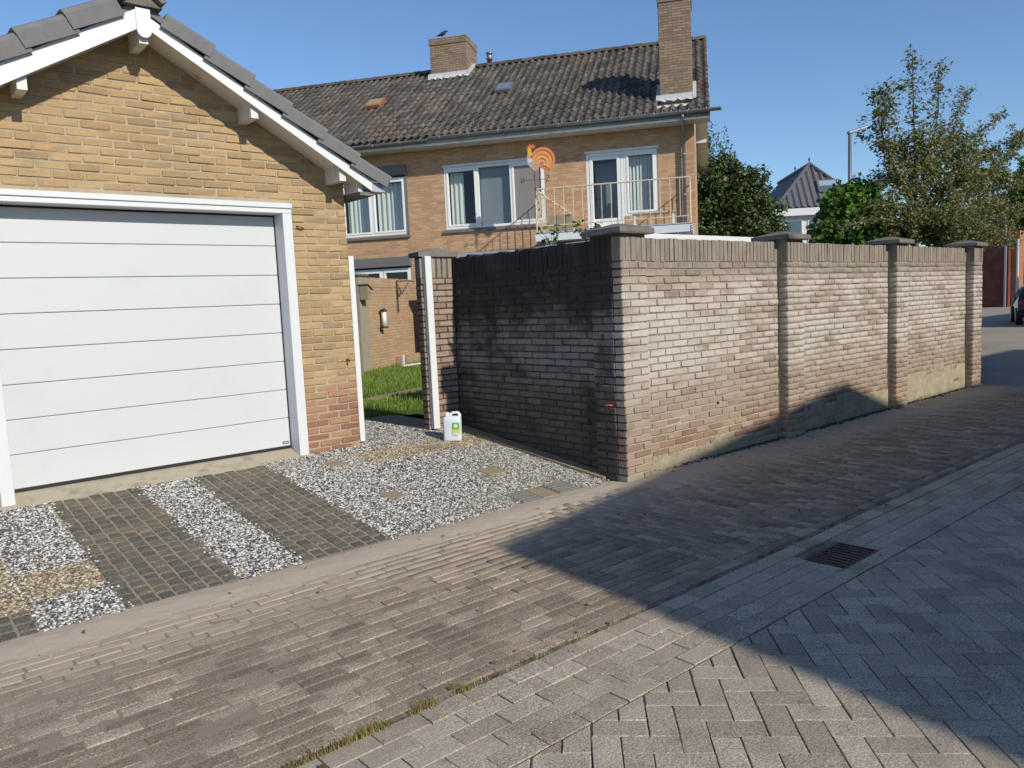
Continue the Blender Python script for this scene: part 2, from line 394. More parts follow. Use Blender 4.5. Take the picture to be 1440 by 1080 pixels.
MAT = dict(
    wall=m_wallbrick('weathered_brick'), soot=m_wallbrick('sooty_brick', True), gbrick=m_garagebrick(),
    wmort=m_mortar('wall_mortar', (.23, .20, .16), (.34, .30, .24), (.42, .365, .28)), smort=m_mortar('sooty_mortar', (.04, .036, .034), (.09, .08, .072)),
    gmort=m_mortar('garage_mortar', (.32, .26, .175), (.46, .385, .275)),
    plinth=m_mortar('rendered_plinth', (.25, .225, .15), (.44, .395, .285)),
    cap=plain('cap_concrete', (.17, .158, .14), .9, .3, 12, .6, .2, dirt=((.07, .068, .06), 5)),
    white=plain('white_paint', (.68, .69, .685), .45, .03, 3), door=None, jamb=plain('white_frame', (.64, .66, .67), .4, .03, 3),
    offwhite=plain('aged_white_paint', (.66, .64, .58), .55, .07, 5, dirt=((.42, .38, .31), 7)),
    rubber=plain('dark_rubber', (.018, .018, .02), .6), darkmetal=plain('dark_iron', (.045, .035, .032), .55, .2, 30, .3, metal=.3),
    zinc=plain('zinc', (.30, .315, .33), .42, .15, 8, 0, .5, metal=.75), alu=plain('pale_metal_trim', (.55, .57, .59), .35, .08, 6, metal=.5),
    ctile=plain('grey_concrete_tile', (.165, .163, .165), .8, .2, 9, .5, .3, dirt=((.15, .14, .13), 14)), tile=m_tile(),
    concrete=plain('threshold_concrete', (.40, .355, .265), .92, .2, 9, .6, .15, dirt=((.25, .22, .15), 6)),
    slab=plain('plain_paving_slab', (.30, .245, .165), .92, .2, 14, .6, .15, dirt=((.2, .165, .11), 9)),
    slabbed=plain('washed_slab', (.20, .185, .155), .95, .25, 40, .6, .1),
    ribbed=plain('grey_grooved_slab', (.19, .185, .165), .92, .2, 14, .6, .15),
    orange=plain('orange_paint', (.62, .13, .035), .5, .15, 30), rust=plain('rusty_iron', (.20, .055, .025), .8, .3, 40, .4),
    black=plain('black_feathers', (.01, .01, .012), .6), wood=plain('grey_wood', (.30, .235, .16), .8, .25, 20, .4),
    glass=m_glass('window_glass'), curtain=plain('net_curtain', (.72, .71, .66), .9, .05, 4), blind=plain('grey_blind', (.26, .275, .30), .8, .03, 3),
    screen=plain('taupe_screen', (.24, .225, .215), .85, .04, 3), room=plain('dim_room', (.05, .048, .045), .9),
    boxgrey=plain('shutter_box', (.16, .15, .145), .6, .08, 5), lead=plain('lead_flashing', (.52, .52, .51), .6, .2, 6),
)
gd = G('garage_door_white', .5, .35); gd.col(gd.mix(gd.sm(gd.noise(2.5, detail=5), .5, .8), (.555, .575, .59), (.53, .545, .555))).bump(gd.noise(34, None, 4, .6, (.35, 1, 4)), .22, .003); MAT['door'] = gd.m
MAT['hbrick'] = m_housebrick('house_brick', (.62, .375, .215), (.44, .245, .138), (.42, .33, .23))
MAT['chbrick'] = m_housebrick('chimney_brick', (.33, .24, .16), (.20, .15, .11), (.13, .115, .10))
MAT['sidebrick'] = m_housebrick('side_brick', (.44, .30, .15), (.36, .24, .12), (.40, .36, .28))
MAT['redbrick'] = m_housebrick('dark_red_brick', (.17, .045, .035), (.12, .03, .028), (.12, .07, .06))
MAT['orbrick'] = m_housebrick('orange_brick', (.42, .17, .085), (.34, .12, .06), (.30, .2, .14))
MAT['gwbrick'] = m_housebrick('garden_brick', (.50, .33, .20), (.40, .26, .155), (.32, .275, .2), .215, .065)
PV1 = m_paver('pavement_clinker', [(0, (.23, .178, .128)), (.4, (.305, .240, .174)), (.75, (.35, .278, .204)), (1, (.43, .348, .262))], True, .8)
PV2 = m_paver('concrete_paver', [(0, (.32, .272, .205)), (.5, (.405, .348, .268)), (1, (.48, .415, .325))], False, .6)
CLK = m_paver('dark_clinker', [(0, (.10, .094, .074)), (.5, (.128, .12, .096)), (1, (.17, .15, .115))], 2, .5)
gj = G('joint_sand', .97, .1); _x, _y, _z = gj.xyz(gj.pos())
_jc = gj.ramp(gj.noise(9, detail=6), [(.35, (.11, .088, .068)), (.6, (.30, .245, .19))]); _jc = gj.mix(gj.ma('SUBTRACT', 1.0, gj.sm(_y, 1.90, 1.96)), _jc, gj.ramp(gj.noise(5, detail=6), [(.4, (.05, .042, .034)), (.7, (.16, .13, .10))]))
gj.col(gj.mix(gj.sm(gj.ma('ADD', _y, gj.ma('MULTIPLY', gj.noise(2.5), .8)), 3.5, 4.5), _jc, (.40, .325, .235))).bump(gj.noise(200), .8, .004)
gj2 = G('worn_joint_fill', .97, .1)
gj2.col(gj2.mix(.6, gj2.ramp(gj2.noise(3, detail=6), [(.3, (.20, .155, .115)), (.7, (.32, .255, .19))]), gj2.ramp(gj2.noise(380, detail=2), [(.3, (.16, .125, .095)), (.7, (.50, .42, .34))]))).bump(gj2.noise(260), .7, .004)
gs = G('blown_sand', .97, .1)
gs.col(gs.mix(.6, gs.ramp(gs.noise(4, detail=6, rough=.7), [(.3, (.46, .385, .29)), (.7, (.58, .50, .395))]), gs.ramp(gs.noise(420, detail=2), [(.3, (.28, .22, .16)), (.7, (.62, .54, .43))]))).bump(gs.noise(260, detail=3), .7, .004)
gp = G('washed_pebbles', .6, .4); _r = gp.rnd(); _p = gp.pos(); _x, _y, _z = gp.xyz(_p)
_c = gp.ramp(_r, [(0, (.035, .037, .045)), (.3, (.075, .075, .08)), (.42, (.20, .19, .18)), (.56, (.42, .40, .37)), (.72, (.66, .65, .62)), (.9, (.78, .77, .74)), (1, (.48, .37, .22))])
_d = gp.sm(gp.ma('ADD', gp.noise(1.2, _p, 4, .6), gp.ma('MULTIPLY', gp.ma('SUBTRACT', _x, 2.9), .07)), .50, .68)
gp.col(gp.mix(gp.ma('MULTIPLY', _d, .6), _c, gp.mix(.5, _c, (.36, .31, .22))))
g_ = G('ground_paving', .93, .15); g_.col(g_.ramp(g_.noise(.6, detail=8, rough=.7), [(.3, (.26, .225, .18)), (.7, (.36, .315, .255))])).bump(g_.noise(30), .5, .01)
g_2 = G('lawn_soil', .95, .1); g_2.col(g_2.ramp(g_2.noise(3, detail=6), [(.3, (.045, .075, .014)), (.7, (.085, .13, .025))]))
GRASS = m_leaf('grass_blades', [(0, (.13, .23, .03)), (.5, (.20, .32, .045)), (.85, (.28, .37, .07)), (1, (.38, .36, .13))], .3, .6)
DRYGRASS = m_leaf('dry_grass', [(0, (.20, .17, .05)), (.35, (.36, .26, .11)), (.7, (.48, .36, .18)), (1, (.20, .09, .04))], .2, .8)
PEAR = m_leaf('pear_leaves', [(0, (.085, .115, .035)), (.4, (.15, .18, .055)), (.75, (.24, .25, .085)), (.93, (.34, .30, .12)), (1, (.34, .2, .09))], .3)
VINE = m_leaf('vine_leaves', [(0, (.045, .115, .018)), (.45, (.08, .19, .028)), (.85, (.14, .26, .035)), (1, (.25, .30, .05))], .35)
DARKL = m_leaf('dark_leaves', [(0, (.03, .062, .018)), (.5, (.065, .11, .03)), (.9, (.115, .155, .048)), (1, (.17, .19, .075))], .2)
BIRCH = m_leaf('birch_leaves', [(0, (.08, .12, .05)), (1, (.16, .19, .085))], .3)
BARK = plain('bark', (.12, .095, .075), .9, .35, 25, .8)

# ------------------------------------------------------------------ ground, street
gr = MB().add([(-300, -300, -.05), (500, -300, -.05), (500, 500, -.05), (-300, 500, -.05)], [(0, 1, 2, 3)]).build('ground', g_.m, kind='structure')
def sheet(name, x0, x1, y0, y1, z, mat, **t):
    return MB().add([(x0, y0, z), (x1, y0, z), (x1, y1, z), (x0, y1, z)], [(0, 1, 2, 3)]).build(name, mat, **t)
far = sheet('side_street', 13.3, 140, -60, 60, -.006, g_.m, kind='structure')
PH = .05
variants('clinker', .2070, .0722, PH, .0048, .0028, 14, .0022)
variants('kei', .2068, .1018, PH, .0022, .0013, 14, .0010)
variants('setts', .083, .092, PH, .008, .003, 12, .002)

pavement = sheet('pavement', -6, 13.3, 2.47, 4.45, -.0068, gj.m, kind='structure')
items = []
def flat(x, y, ang, key, z=0.0, sx=1.0):
    dz = random.gauss(0, .0010)
    m = Matrix.Translation((x, y, z - PH / 2 + dz)) @ Matrix.Rotation(ang + random.gauss(0, .010 if key == 'kei' else .016), 4, 'Z') @ Matrix.Rotation(random.gauss(0, .010 if key == 'kei' else .017), 4, 'X') @ Matrix.Rotation(random.gauss(0, .006 if key == 'kei' else .009), 4, 'Y')
    if sx != 1: m = m @ Matrix.Diagonal((sx, 1, 1, 1))
    return (key, m)
PX = 3.72
nrow = 25; pt = (4.42 - 2.50) / nrow
for i in range(nrow):
    y = 2.50 + (i + .5) * pt; k = 0; x = -4.2 + (i % 2) * .106
    x1 = PX if i > 0 else 13.2
    while x < x1 - .05:
        L = min(.212 + random.uniform(-.012, .012), x1 - x)
        items.append(flat(x + L / 2, y + .006 * math.sin(x * 1.7 + i * .15) + .004 * math.sin(x * 4.1 + i * .6), 0, 'clinker', sx=(L - .007) / .205)); x += L
ncol = int((13.2 - PX) / pt)
for i in range(ncol):
    x = PX + .004 + (i + .5) * pt; y = 2.50 + pt + (i % 2) * .106; y1 = 4.42
    if i % 2: items.append(flat(x, 2.50 + pt + .053, math.pi / 2, 'clinker', sx=.099 / .205))
    while y < y1 - .05:
        L = min(.212, y1 - y); items.append(flat(x + .006 * math.sin(y * 2.2 + i * .12) + random.gauss(0, .0015), y + L / 2, math.pi / 2, 'clinker', sx=(L - .007) / .205)); y += L
place('paver', items, PV1, pavement, 300, 'paving')

gutter = sheet('gutter', -6, 13.3, 1.93, 2.47, -.0125, gj.m, kind='structure')
items = []
GX0, GX1, GY0, GY1 = 4.12, 4.54, 2.03, 2.285
for i in range(5):
    y = 1.936 + (i + .5) * .1058; x = -4.2 + (i % 2) * .106 + random.uniform(-.01, .01)
    while x < 13.2:
        L = .212; a, b = x, x + L; x += L
        if GY0 - .04 < y < GY1 + .04 and b > GX0 - .005 and a < GX1 + .005:
            if a < GX0 - .05: b = GX0 - .005
            elif b > GX1 + .05: a = GX1 + .005
            else: continue
        zz = -.006 if i in (1, 2, 3) else -.003
        items.append(flat((a + b) / 2, y, 0, 'kei', z=zz, sx=(b - a - .006) / .2045))
place('paver', items, PV2, gutter, 300, 'paving')

road = sheet('road', -6, 13.3, -6.5, 1.93, -.0055, gj.m, kind='structure')
items = []; cut = []; wv = .1055; c45 = math.sqrt(.5)
def inside(px, py): return -3.6 < px < 12.8 and -3.4 < py < 1.93
# herringbone at 45 degrees: 2:1 blocks on the diagonal lattice
for jj in range(-110, 130):
    for ii in range(-45, 45):
        u = (jj + 4 * ii) * wv; v = jj * wv
        for (uc, vc, ang) in ((u + wv, v + .5 * wv, 0.0), (u + 3.5 * wv, v + 1.0 * wv, math.pi / 2)):
            X = 2.4 + (uc - vc) * c45; Y = .9 + (uc + vc) * c45
            if not inside(X, Y - .1): continue
            q = Matrix.Rotation(ang + math.pi / 4, 2); hl, hw_ = .1022, .05
            cs4 = [q @ Vector(v) + Vector((X, Y)) for v in ((-hl, -hw_), (hl, -hw_), (hl, hw_), (-hl, hw_))]
            top = max(c.y for c in cs4); lim = 1.926
            if top < lim: items.append(flat(X, Y, ang + math.pi / 4, 'kei')); continue
            if min(c.y for c in cs4) > lim - .03: continue
            pl = []
            for k in range(4):
                c0, c1 = cs4[k], cs4[(k + 1) % 4]
                if c0.y <= lim: pl.append(c0)
                if (c0.y <= lim) != (c1.y <= lim): pl.append(c0.lerp(c1, (lim - c0.y) / (c1.y - c0.y)))
            cut.append([(c.x, c.y) for c in pl])
HERR = items
place('paver', items, PV2, road, 300, 'paving')
for pl in cut:
    cx = sum(p[0] for p in pl) / len(pl); cy = sum(p[1] for p in pl) / len(pl)
    b_ = MB(); n = len(pl); ins = [(cx + (p[0] - cx) * .94, cy + (p[1] - cy) * .94) for p in pl]
    b_.add([(p[0], p[1], -.05) for p in pl] + [(p[0], p[1], -.0055) for p in pl] + [(p[0], p[1], -.0005) for p in ins], [(r * n + i, r * n + (i + 1) % n, (r + 1) * n + (i + 1) % n, (r + 1) * n + i) for r in range(2) for i in range(n)] + [tuple(range(2 * n, 3 * n))]).build('cut_paver', PV2, road)

# drain grate
gr_ = empty('drain_grate', (4.33, 2.157, 0), label='rusty cast iron drain grate with curved slots in the gutter', cat='drain grate')
m = MB()
for a, b in (((GX0, GY0), (GX1, GY0 + .022)), ((GX0, GY1 - .022), (GX1, GY1)), ((GX0, GY0 + .022), (GX0 + .022, GY1 - .022)), ((GX1 - .022, GY0 + .022), (GX1, GY1 - .022))):
    m.box((a[0], a[1], -.05), (b[0], b[1], -.002), .003)
m.build('frame', MAT['darkmetal'], gr_)
BARM = plain('worn_grate_iron', (.085, .062, .06), .6, .3, 30, .4, .4, metal=.4)
for k in range(8):
    xx = GX0 + .046 + k * .0455; pts = []
    for t in range(7):
        yy = GY0 + .02 + t / 6 * (GY1 - GY0 - .04); bow = .012 * math.sin(math.pi * t / 6)
        pts.append((xx + bow, yy))
    poly = [(p[0] - .009, p[1]) for p in pts] + [(p[0] + .009, p[1]) for p in pts[::-1]]
    MB().prism(poly, 'z', -.03, -.004).build('bar', BARM, gr_)
MB().add([(GX0, GY0, -.2), (GX1, GY0, -.2), (GX1, GY1, -.2), (GX0, GY1, -.2)], [(0, 1, 2, 3)]).build('sump', MAT['rubber'], gr_)

# blown sand along the driveway edge and at the foot of the wall
def sand_patch(name, x0, x1, y0, y1, hfun, nx, ny):
    xs = np.linspace(x0, x1, nx); ys = np.linspace(y0, y1, ny); X, Y = np.meshgrid(xs, ys)
    nz = np.zeros_like(X)
    for s, a in ((.55, .5), (.23, .3), (.09, .25), (.035, .2)):
        gx, gy = int((x1 - x0) / s) + 3, int((y1 - y0) / s) + 3; R = RNG.random((gy, gx))
        fx = (X - x0) / s; fy = (Y - y0) / s; ix = fx.astype(int); iy = fy.astype(int); tx = fx - ix; ty = fy - iy
        tx = tx * tx * (3 - 2 * tx); ty = ty * ty * (3 - 2 * ty)
        nz += a * ((R[iy, ix] * (1 - tx) + R[iy, ix + 1] * tx) * (1 - ty) + (R[iy + 1, ix] * (1 - tx) + R[iy + 1, ix + 1] * tx) * ty - .5)
    Z = hfun(X, Y, nz)
    V = np.stack([X, Y, Z], -1).reshape(-1, 3); i = np.arange(nx - 1)[None] + np.arange(ny - 1)[:, None] * nx
    Q = np.stack([i, i + 1, i + nx + 1, i + nx], -1).reshape(-1, 4)
    keep = (Z.reshape(-1)[Q] > -.02).any(1); Q = Q[keep]
    o = np_mesh(name, V, Q.ravel(), np.full(len(Q), 4), gs.m, True); return tag(o, kind='stuff')
jf = sand_patch('joint_fill', -2.2, 8.5, 2.5, 4.2, lambda X, Y, n: -.0026 + .0075 * n - .0042 * np.clip((X - 2.6) / 2, 0, 1), 760, 130); jf.data.materials[0] = gj2.m; par(jf, pavement)
tag(sand_patch('sand', -1.5, 4.95, 3.8, 4.62, lambda X, Y, n: -.006 + .0165 * np.exp(-((Y - 4.36 - .03 * np.sin(X * 2)) / .17) ** 2) + .017 * n * np.exp(-((Y - 4.3) / .3) ** 2) - .02 * (np.abs(Y - 4.25) > .36), 420, 70), 'pale blown sand lying along the front edge of the driveway', 'sand')
tag(sand_patch('wall_foot_sand', 4.9, 13.0, 3.9, 4.50, lambda X, Y, n: -.010 + .017 * np.exp(-((Y - 4.5) / .28) ** 2) + .016 * n + .01 * np.exp(-((X - 5.2) / .7) ** 2) - .012 * np.clip((X - 7) / 6, 0, 1), 460, 60), 'grey dusty sand along the foot of the lit wall', 'sand')

# ------------------------------------------------------------------ driveway (slopes up to the garage)
DK = .115; DA = math.atan(DK); DY0 = 4.45
DM = Matrix.Translation((0, DY0, .0)) @ Matrix.Rotation(DA, 4, 'X')     # local (x, t, h)
drive = MB().add([(-3, DY0, -.012), (4.985, DY0, -.012), (4.985, 6.85, -.012 + 2.4 * DK), (-3, 6.85, -.012 + 2.4 * DK), (4.985, 8.3, .262), (3.6, 8.3, .262), (3.6, 6.85, -.012 + 2.4 * DK)],
                 [(0, 1, 2, 3), (6, 2, 4, 5)]).build('driveway', gj.m, kind='structure')
TL = 2.16 / math.cos(DA)          # slope length in front of the garage
items = []
for (xa, xb, n) in ((.985, 1.613, 7), (2.022, 2.665, 7), (-.35, .575, 10)):
    cw = (xb - xa) / n
    for i in range(n):
        t = .06 + (.049 if i % 2 else 0); t1 = TL if n < 9 else .36
        x = xa + (i + .5) * cw
        if i % 2: items.append(('setts', DM @ Matrix.Translation((x, .06 + .022, -PH / 2)) @ Matrix.Diagonal(((cw - .008) / .083, .042 / .092, 1, 1))))
        while t < t1 - .04:
            L = min(.098 + random.uniform(-.008, .008), t1 - t)
            items.append(('setts', DM @ Matrix.Translation((x + random.gauss(0, .001), t + L / 2, -PH / 2 + random.gauss(0, .0012))) @ Matrix.Rotation(random.gauss(0, .02), 4, 'Z') @ Matrix.Rotation(random.gauss(0, .014), 4, 'X') @ Matrix.Diagonal(((cw - .008) / .083, (L - .007) / .092, 1, 1)))); t += L
place('sett', items, CLK, drive, 300, 'setts')
MB().add([(-3, DY0, -.0055), (4.985, DY0, -.0055), (4.985, 6.60, -.0055 + 2.15 * DK), (-3, 6.60, -.0055 + 2.15 * DK)], [(0, 1, 2, 3)]).build('joint_sand', gj2.m, drive)
peb = []      # (x, t) areas of washed slabs
def slab(x0, x1, t0, t1, mat, nm='slab', h=0.0, M=DM):
    mb = MB(M); mb.box((x0 + .003, t0 + .003, -.045), (x1 - .003, t1 - .003, h - .001), .004)
    return mb.build(nm, mat, drive)
plainspots = [(3.10, 1.76, .17), (3.06, .73, .17), (4.13, 1.70, .18), (4.10, .76, .20), (3.52, 2.3, .15)]
for (xa, xb) in ((1.613, 2.022), (.575, .985), (.17, .575)):
    t = .05 if xa > .9 else .36
    if .5 < xa < .9: t = .05
    while t < TL - .05:
        t1 = min(t + .41, TL)
        slab(xa, xb, t, t1, MAT['slabbed'], 'washed_slab'); peb.append((xa, xb, t, t1)); t = t1
t = .05; row = 0
while t < 2.40:
    t1 = min(t + .40, 2.41); x = 2.665
    while x < 4.80:
        x1 = min(x + .40, 4.83)
        if not (row == 0 and 3.84 < (x + x1) / 2 < 4.7): slab(x, x1, t, t1, MAT['slabbed'], 'washed_slab'); peb.append((x, x1, t, t1))
        x = x1
    t = t1; row += 1
for (x0, x1, mt) in ((3.865, 4.085, 'ribbed'), (4.09, 4.265, 'slab'), (4.27, 4.52, 'ribbed')):
    slab(x0, x1, .05, .30, MAT[mt], 'grooved_slab' if mt == 'ribbed' else 'plain_slab', .002)
    if mt == 'ribbed':
        for k in range(5): slab(x0 + .01, x1 - .01, .065 + k * .046, .098 + k * .046, MAT[mt], 'rib', .010)
slab(3.865, 4.52, .30, .45, MAT['slabbed'], 'washed_slab'); peb.append((3.865, 4.52, .30, .45))
slab(4.52, 4.83, .05, .45, MAT['slabbed'], 'washed_slab'); peb.append((4.52, 4.83, .05, .45))
for (x, t, s) in plainspots: slab(x, x + s, t, t + s, MAT['slab'], 'plain_slab', .007)
for k in range(6): slab(4.83, 4.975, .1 + k * .39, .1 + (k + 1) * .39, MAT['slab'], 'edge_slab', .02)
# pebbles
PR = [(1.0, -.25), (1.0, .25), (.62, .62)]
pv = [(r * math.cos(a), r * math.sin(a), z) for r, z in PR for a in [k * math.pi / 3 + (.4 if z > .5 else 0) for k in range(6)]]
pf = [[i * 6 + j, i * 6 + (j + 1) % 6, (i + 1) * 6 + (j + 1) % 6, (i + 1) * 6 + j] for i in range(2) for j in range(6)]
pL = np.array([q for f in pf for q in f] + list(range(12, 18))); pT = np.array([4] * 12 + [6]); pv = np.array(pv)
mats = []
DMn = np.array(DM)
def pebbles(x0, x1, t0, t1, dens, M4, rmin=.0042, rmax=.0088):
    n = int((x1 - x0) * (t1 - t0) * dens)
    nx = max(1, int(math.sqrt(n * (x1 - x0) / (t1 - t0)))); ny = max(1, n // nx)
    gx, gy = np.meshgrid((np.arange(nx) + .5) / nx, (np.arange(ny) + .5) / ny)
    gx = x0 + (x1 - x0) * (gx.ravel() + RNG.uniform(-.6, .6, nx * ny) / nx); gy = t0 + (t1 - t0) * (gy.ravel() + RNG.uniform(-.6, .6, nx * ny) / ny)
    ok = (gx > x0 + .004) & (gx < x1 - .004) & (gy > t0 + .004) & (gy < t1 - .004)
    for (sx, st, ss) in plainspots: ok &= ~((gx > sx - .004) & (gx < sx + ss + .004) & (gy > st - .004) & (gy < st + ss + .004) & (M4 is DMn))
    gx, gy = gx[ok], gy[ok]; k = len(gx)
    r = RNG.uniform(rmin, rmax, k); asp = RNG.uniform(.9, 1.75, k); an = RNG.uniform(0, 2 * np.pi, k); h = r * RNG.uniform(.45, .95, k)
    A = np.zeros((k, 4, 4)); c, s = np.cos(an), np.sin(an)
    A[:, 0, 0] = c * r * asp; A[:, 0, 1] = -s * r; A[:, 1, 0] = s * r * asp; A[:, 1, 1] = c * r; A[:, 2, 2] = h
    tl = RNG.normal(0, .2, k); A[:, 2, 0] = tl * r; A[:, 2, 1] = RNG.normal(0, .2, k) * r
    A[:, 0, 3] = gx; A[:, 1, 3] = gy; A[:, 2, 3] = -.001; A[:, 3, 3] = 1
    mats.append(np.einsum('ij,njk->nik', M4, A))
och = [q for q in peb if q[0] < .9 and .35 < q[2] < .8 or (q[0] > 3.4 and abs(q[2] - 1.65) < .2)]
for (a, b, c, d) in och: pebbles(a, b, c, d, 6600, DMn)
OCH = np.concatenate(mats); mats.clear()
for q in peb:
    if q not in och: pebbles(*q, 6600, DMn)
sp_ = []
for (xa, xb, t0_, t1_) in peb:
    for _ in range(46):
        e = random.choice((0, 1, 2, 3)); x = random.uniform(xa, xb); t = random.uniform(t0_, t1_); o_ = abs(random.gauss(0, .022)) + .004
        if e == 0: x = xa - o_
        elif e == 1: x = xb + o_
        elif e == 2 and t0_ < .1: t = t0_ - o_
        else: continue
        if x > 4.9 or t < -.15: continue
        r = random.uniform(.0035, .008); sp_.append(np.array(DM @ Matrix.Translation((x, t, .003 if t > .0 else .009)) @ Matrix.Rotation(random.uniform(0, 6), 4, 'Z') @ Matrix.Diagonal((r * 1.3, r, r * .8, 1))))
mats.append(np.array(sp_))
# level strip through the gate
GM = Matrix.Translation((0, 6.86, .2775)); GMn = np.array(GM)
for i in range(2):
    for j in range(3):
        x0, t0 = 3.70 + i * .42, .0 + j * .41
        slab(x0, x0 + .42, t0, t0 + .41, MAT['slabbed'], 'washed_slab', M=GM); pebbles(x0, x0 + .42, t0, t0 + .41, 4200, GMn, .005, .0095)
for j in range(3): slab(4.54, 4.985, j * .41, (j + 1) * .41, MAT['slab'], 'plain_slab', .003, M=GM)
stamp('pebble_facing', pv, pL, pT, np.concatenate(mats), gp.m, drive, smooth=True)
go = G('ochre_pebbles', .65, .4); go.col(go.ramp(go.rnd(), [(0, (.07, .06, .05)), (.3, (.22, .17, .11)), (.6, (.42, .33, .2)), (.85, (.58, .48, .32)), (1, (.66, .6, .5))])); stamp('ochre_pebble_facing', pv, pL, pT, OCH, go.m, drive, smooth=True)

# ------------------------------------------------------------------ garden walls
CH, BP = .0648, .2145
variants('brick', BP - .011, .10, CH - .0115, .0055, .0031, 14)
variants('soldier', .0535, .10, .205, .0045, .0022, 6)
def wallm(u, n, loc): return basis(u, [-c for c in n], (0, 0, 1), loc)     # local x along u, -y outward
def bricks_on(face, u, n, lst, base, key='brick', nomL=BP - .011, proud=.002, depth=.10):
    out = []
    u = Vector(u); n = Vector(n)
    for (uc, zc, L) in lst:
        p = Vector(face) + u * uc + n * (-depth / 2 + random.gauss(proud, .0026)) + Vector((0, 0, zc - face[2]))
        m = wallm(u, n, p) @ Matrix.Rotation(random.gauss(0, .006), 4, 'Y') @ Matrix.Rotation(random.gauss(0, .008), 4, 'Z') @ Matrix.Diagonal((L / nomL, 1, 1, 1))
        out.append((key, m))
    return out
ZT = 29 * CH
PIL = [(4.877, 5.212), (7.475, 7.815), (10.085, 10.425), (12.68, 13.02)]
wallA = empty('garden_wall', (4.877, 4.42, 0), label='long sunlit brick garden wall with capped pillars facing the street', cat='wall')
MB().box((4.99, 4.428, -.3), (13.0, 4.64, 2.08)).build('mortar', MAT['wmort'], wallA)
items = []; sold = []
for (a, b) in zip(PIL, PIL[1:]):
    items += bricks_on((0, 4.42, 0), (1, 0, 0), (0, -1, 0), courses(0, ZT - .01, CH, BP, lambda z, a=a, b=b: [(a[1] + .002, b[0] - .002)]), 0)
    n = round((b[0] - a[1]) / .0645); w_ = (b[0] - a[1]) / n
    for k in range(n): sold.append((a[1] + (k + .5) * w_, 4.42, 'f'))
def pillar(x0, x1, y0, y1, soot_left=False, side_from=None):
    MB().box((x0 + (.03 if x0 < 5 else .008), y0 + .008, -.3), (x1 - .008, y1 - (.09 if x0 < 5 else .008), 2.105)).build('pillar_core', MAT['wmort'], wallA)
    lst = []; W = x1 - x0
    for i in range(29):
        z = (i + .5) * CH; h = W / 3
        cuts = [0, h, W] if i % 2 else [0, 2 * h, W]
        for e0, e1 in zip(cuts, cuts[1:]): lst.append(((e0 + e1) / 2, z, e1 - e0 - .010))
    its = bricks_on((x0, y0, 0), (1, 0, 0), (0, -1, 0), lst, 0)
    so_ = [(x0 + (k + .5) * W / 5, y0) for k in range(5)]
    return its, so_
def cap(x0, x1, y0, y1, parent, z=2.105):
    o = .055; ax, bx, ay, by = x0 - o, x1 + o, y0 - o, y1 + o; cx, cy = (ax + bx) / 2, (ay + by) / 2
    b = MB(); j = lambda: random.uniform(-.004, .004)
    vs = [(ax + .006, ay + .006, z), (bx - .006, ay + .006, z), (bx - .006, by - .006, z), (ax + .006, by - .006, z)]
    vs += [(q[0] + j(), q[1] + j(), q[2] + j()) for q in ((ax, ay, z + .012), (bx, ay, z + .012), (bx, by, z + .012), (ax, by, z + .012), (ax + .004, ay + .004, z + .05), (bx - .004, ay + .004, z + .05), (bx - .004, by - .004, z + .05), (ax + .004, by - .004, z + .05))]
    vs += [(cx - .03, cy - .03, z + .098), (cx + .03, cy - .03, z + .10), (cx + .03, cy + .03, z + .098), (cx - .03, cy + .03, z + .099)]
    fs = [(3, 2, 1, 0)]
    for r in range(3): fs += [(r * 4 + k, r * 4 + (k + 1) % 4, r * 4 + 4 + (k + 1) % 4, r * 4 + 4 + k) for k in range(4)]
    fs.append((12, 13, 14, 15)); b.add(vs, fs).build('pillar_cap', MAT['cap'], parent)
for (x0, x1) in PIL:
    its, so_ = pillar(x0, x1, 4.31, 4.70); items += its
    for (xs, ys) in so_: sold.append((xs, ys, 'f'))
    cap(x0, x1, 4.31, 4.645, wallA)
place('brick', items, MAT['wall'], wallA, 300, 'brickwork')
its = []
for (x, y, _) in sold:
    its.append(('soldier', wallm((1, 0, 0), (0, -1, 0), (x, y + .05 - random.gauss(.002, .002), ZT + .104 + random.gauss(0, .003)))))
place('soldier_brick', its, MAT['wall'], wallA, 300, 'soldier_course')
for (a, b, h) in ((5.214, 7.472, .10), (7.818, 10.082, .27), (10.428, 12.677, .37)):
    n = 110; xs = [a + (b - a) * k / n for k in range(n + 1)]; mb = MB()
    hs = [CH * round((h + .045 * math.sin(x * 2.3) + .03 * math.sin(x * 7.1)) / CH) + random.uniform(-.018, .018) for x in xs]
    vs = [(x, 4.413, -.1) for x in xs] + [(x, 4.414, q - .012) for x, q in zip(xs, hs)] + [(x, 4.424, q) for x, q in zip(xs, hs)]
    k = n + 1; mb.add(vs, [(r * k + i, r * k + i + 1, (r + 1) * k + i + 1, (r + 1) * k + i) for r in range(2) for i in range(n)]).build('rendered_plinth', MAT['plinth'], wallA)

wallB = empty('garden_wall', (4.985, 4.645, 0), label='shaded sooty brick side wall beside the pebble driveway', cat='wall')
MB().box((4.993, 4.66, -.3), (5.20, 6.83, 2.075)).build('mortar', MAT['smort'], wallB)
items = bricks_on((4.985, 0, 0), (0, -1, 0), (-1, 0, 0), courses(0, ZT - .01, CH, BP, lambda z: [(-6.80, -4.647)]), 0)
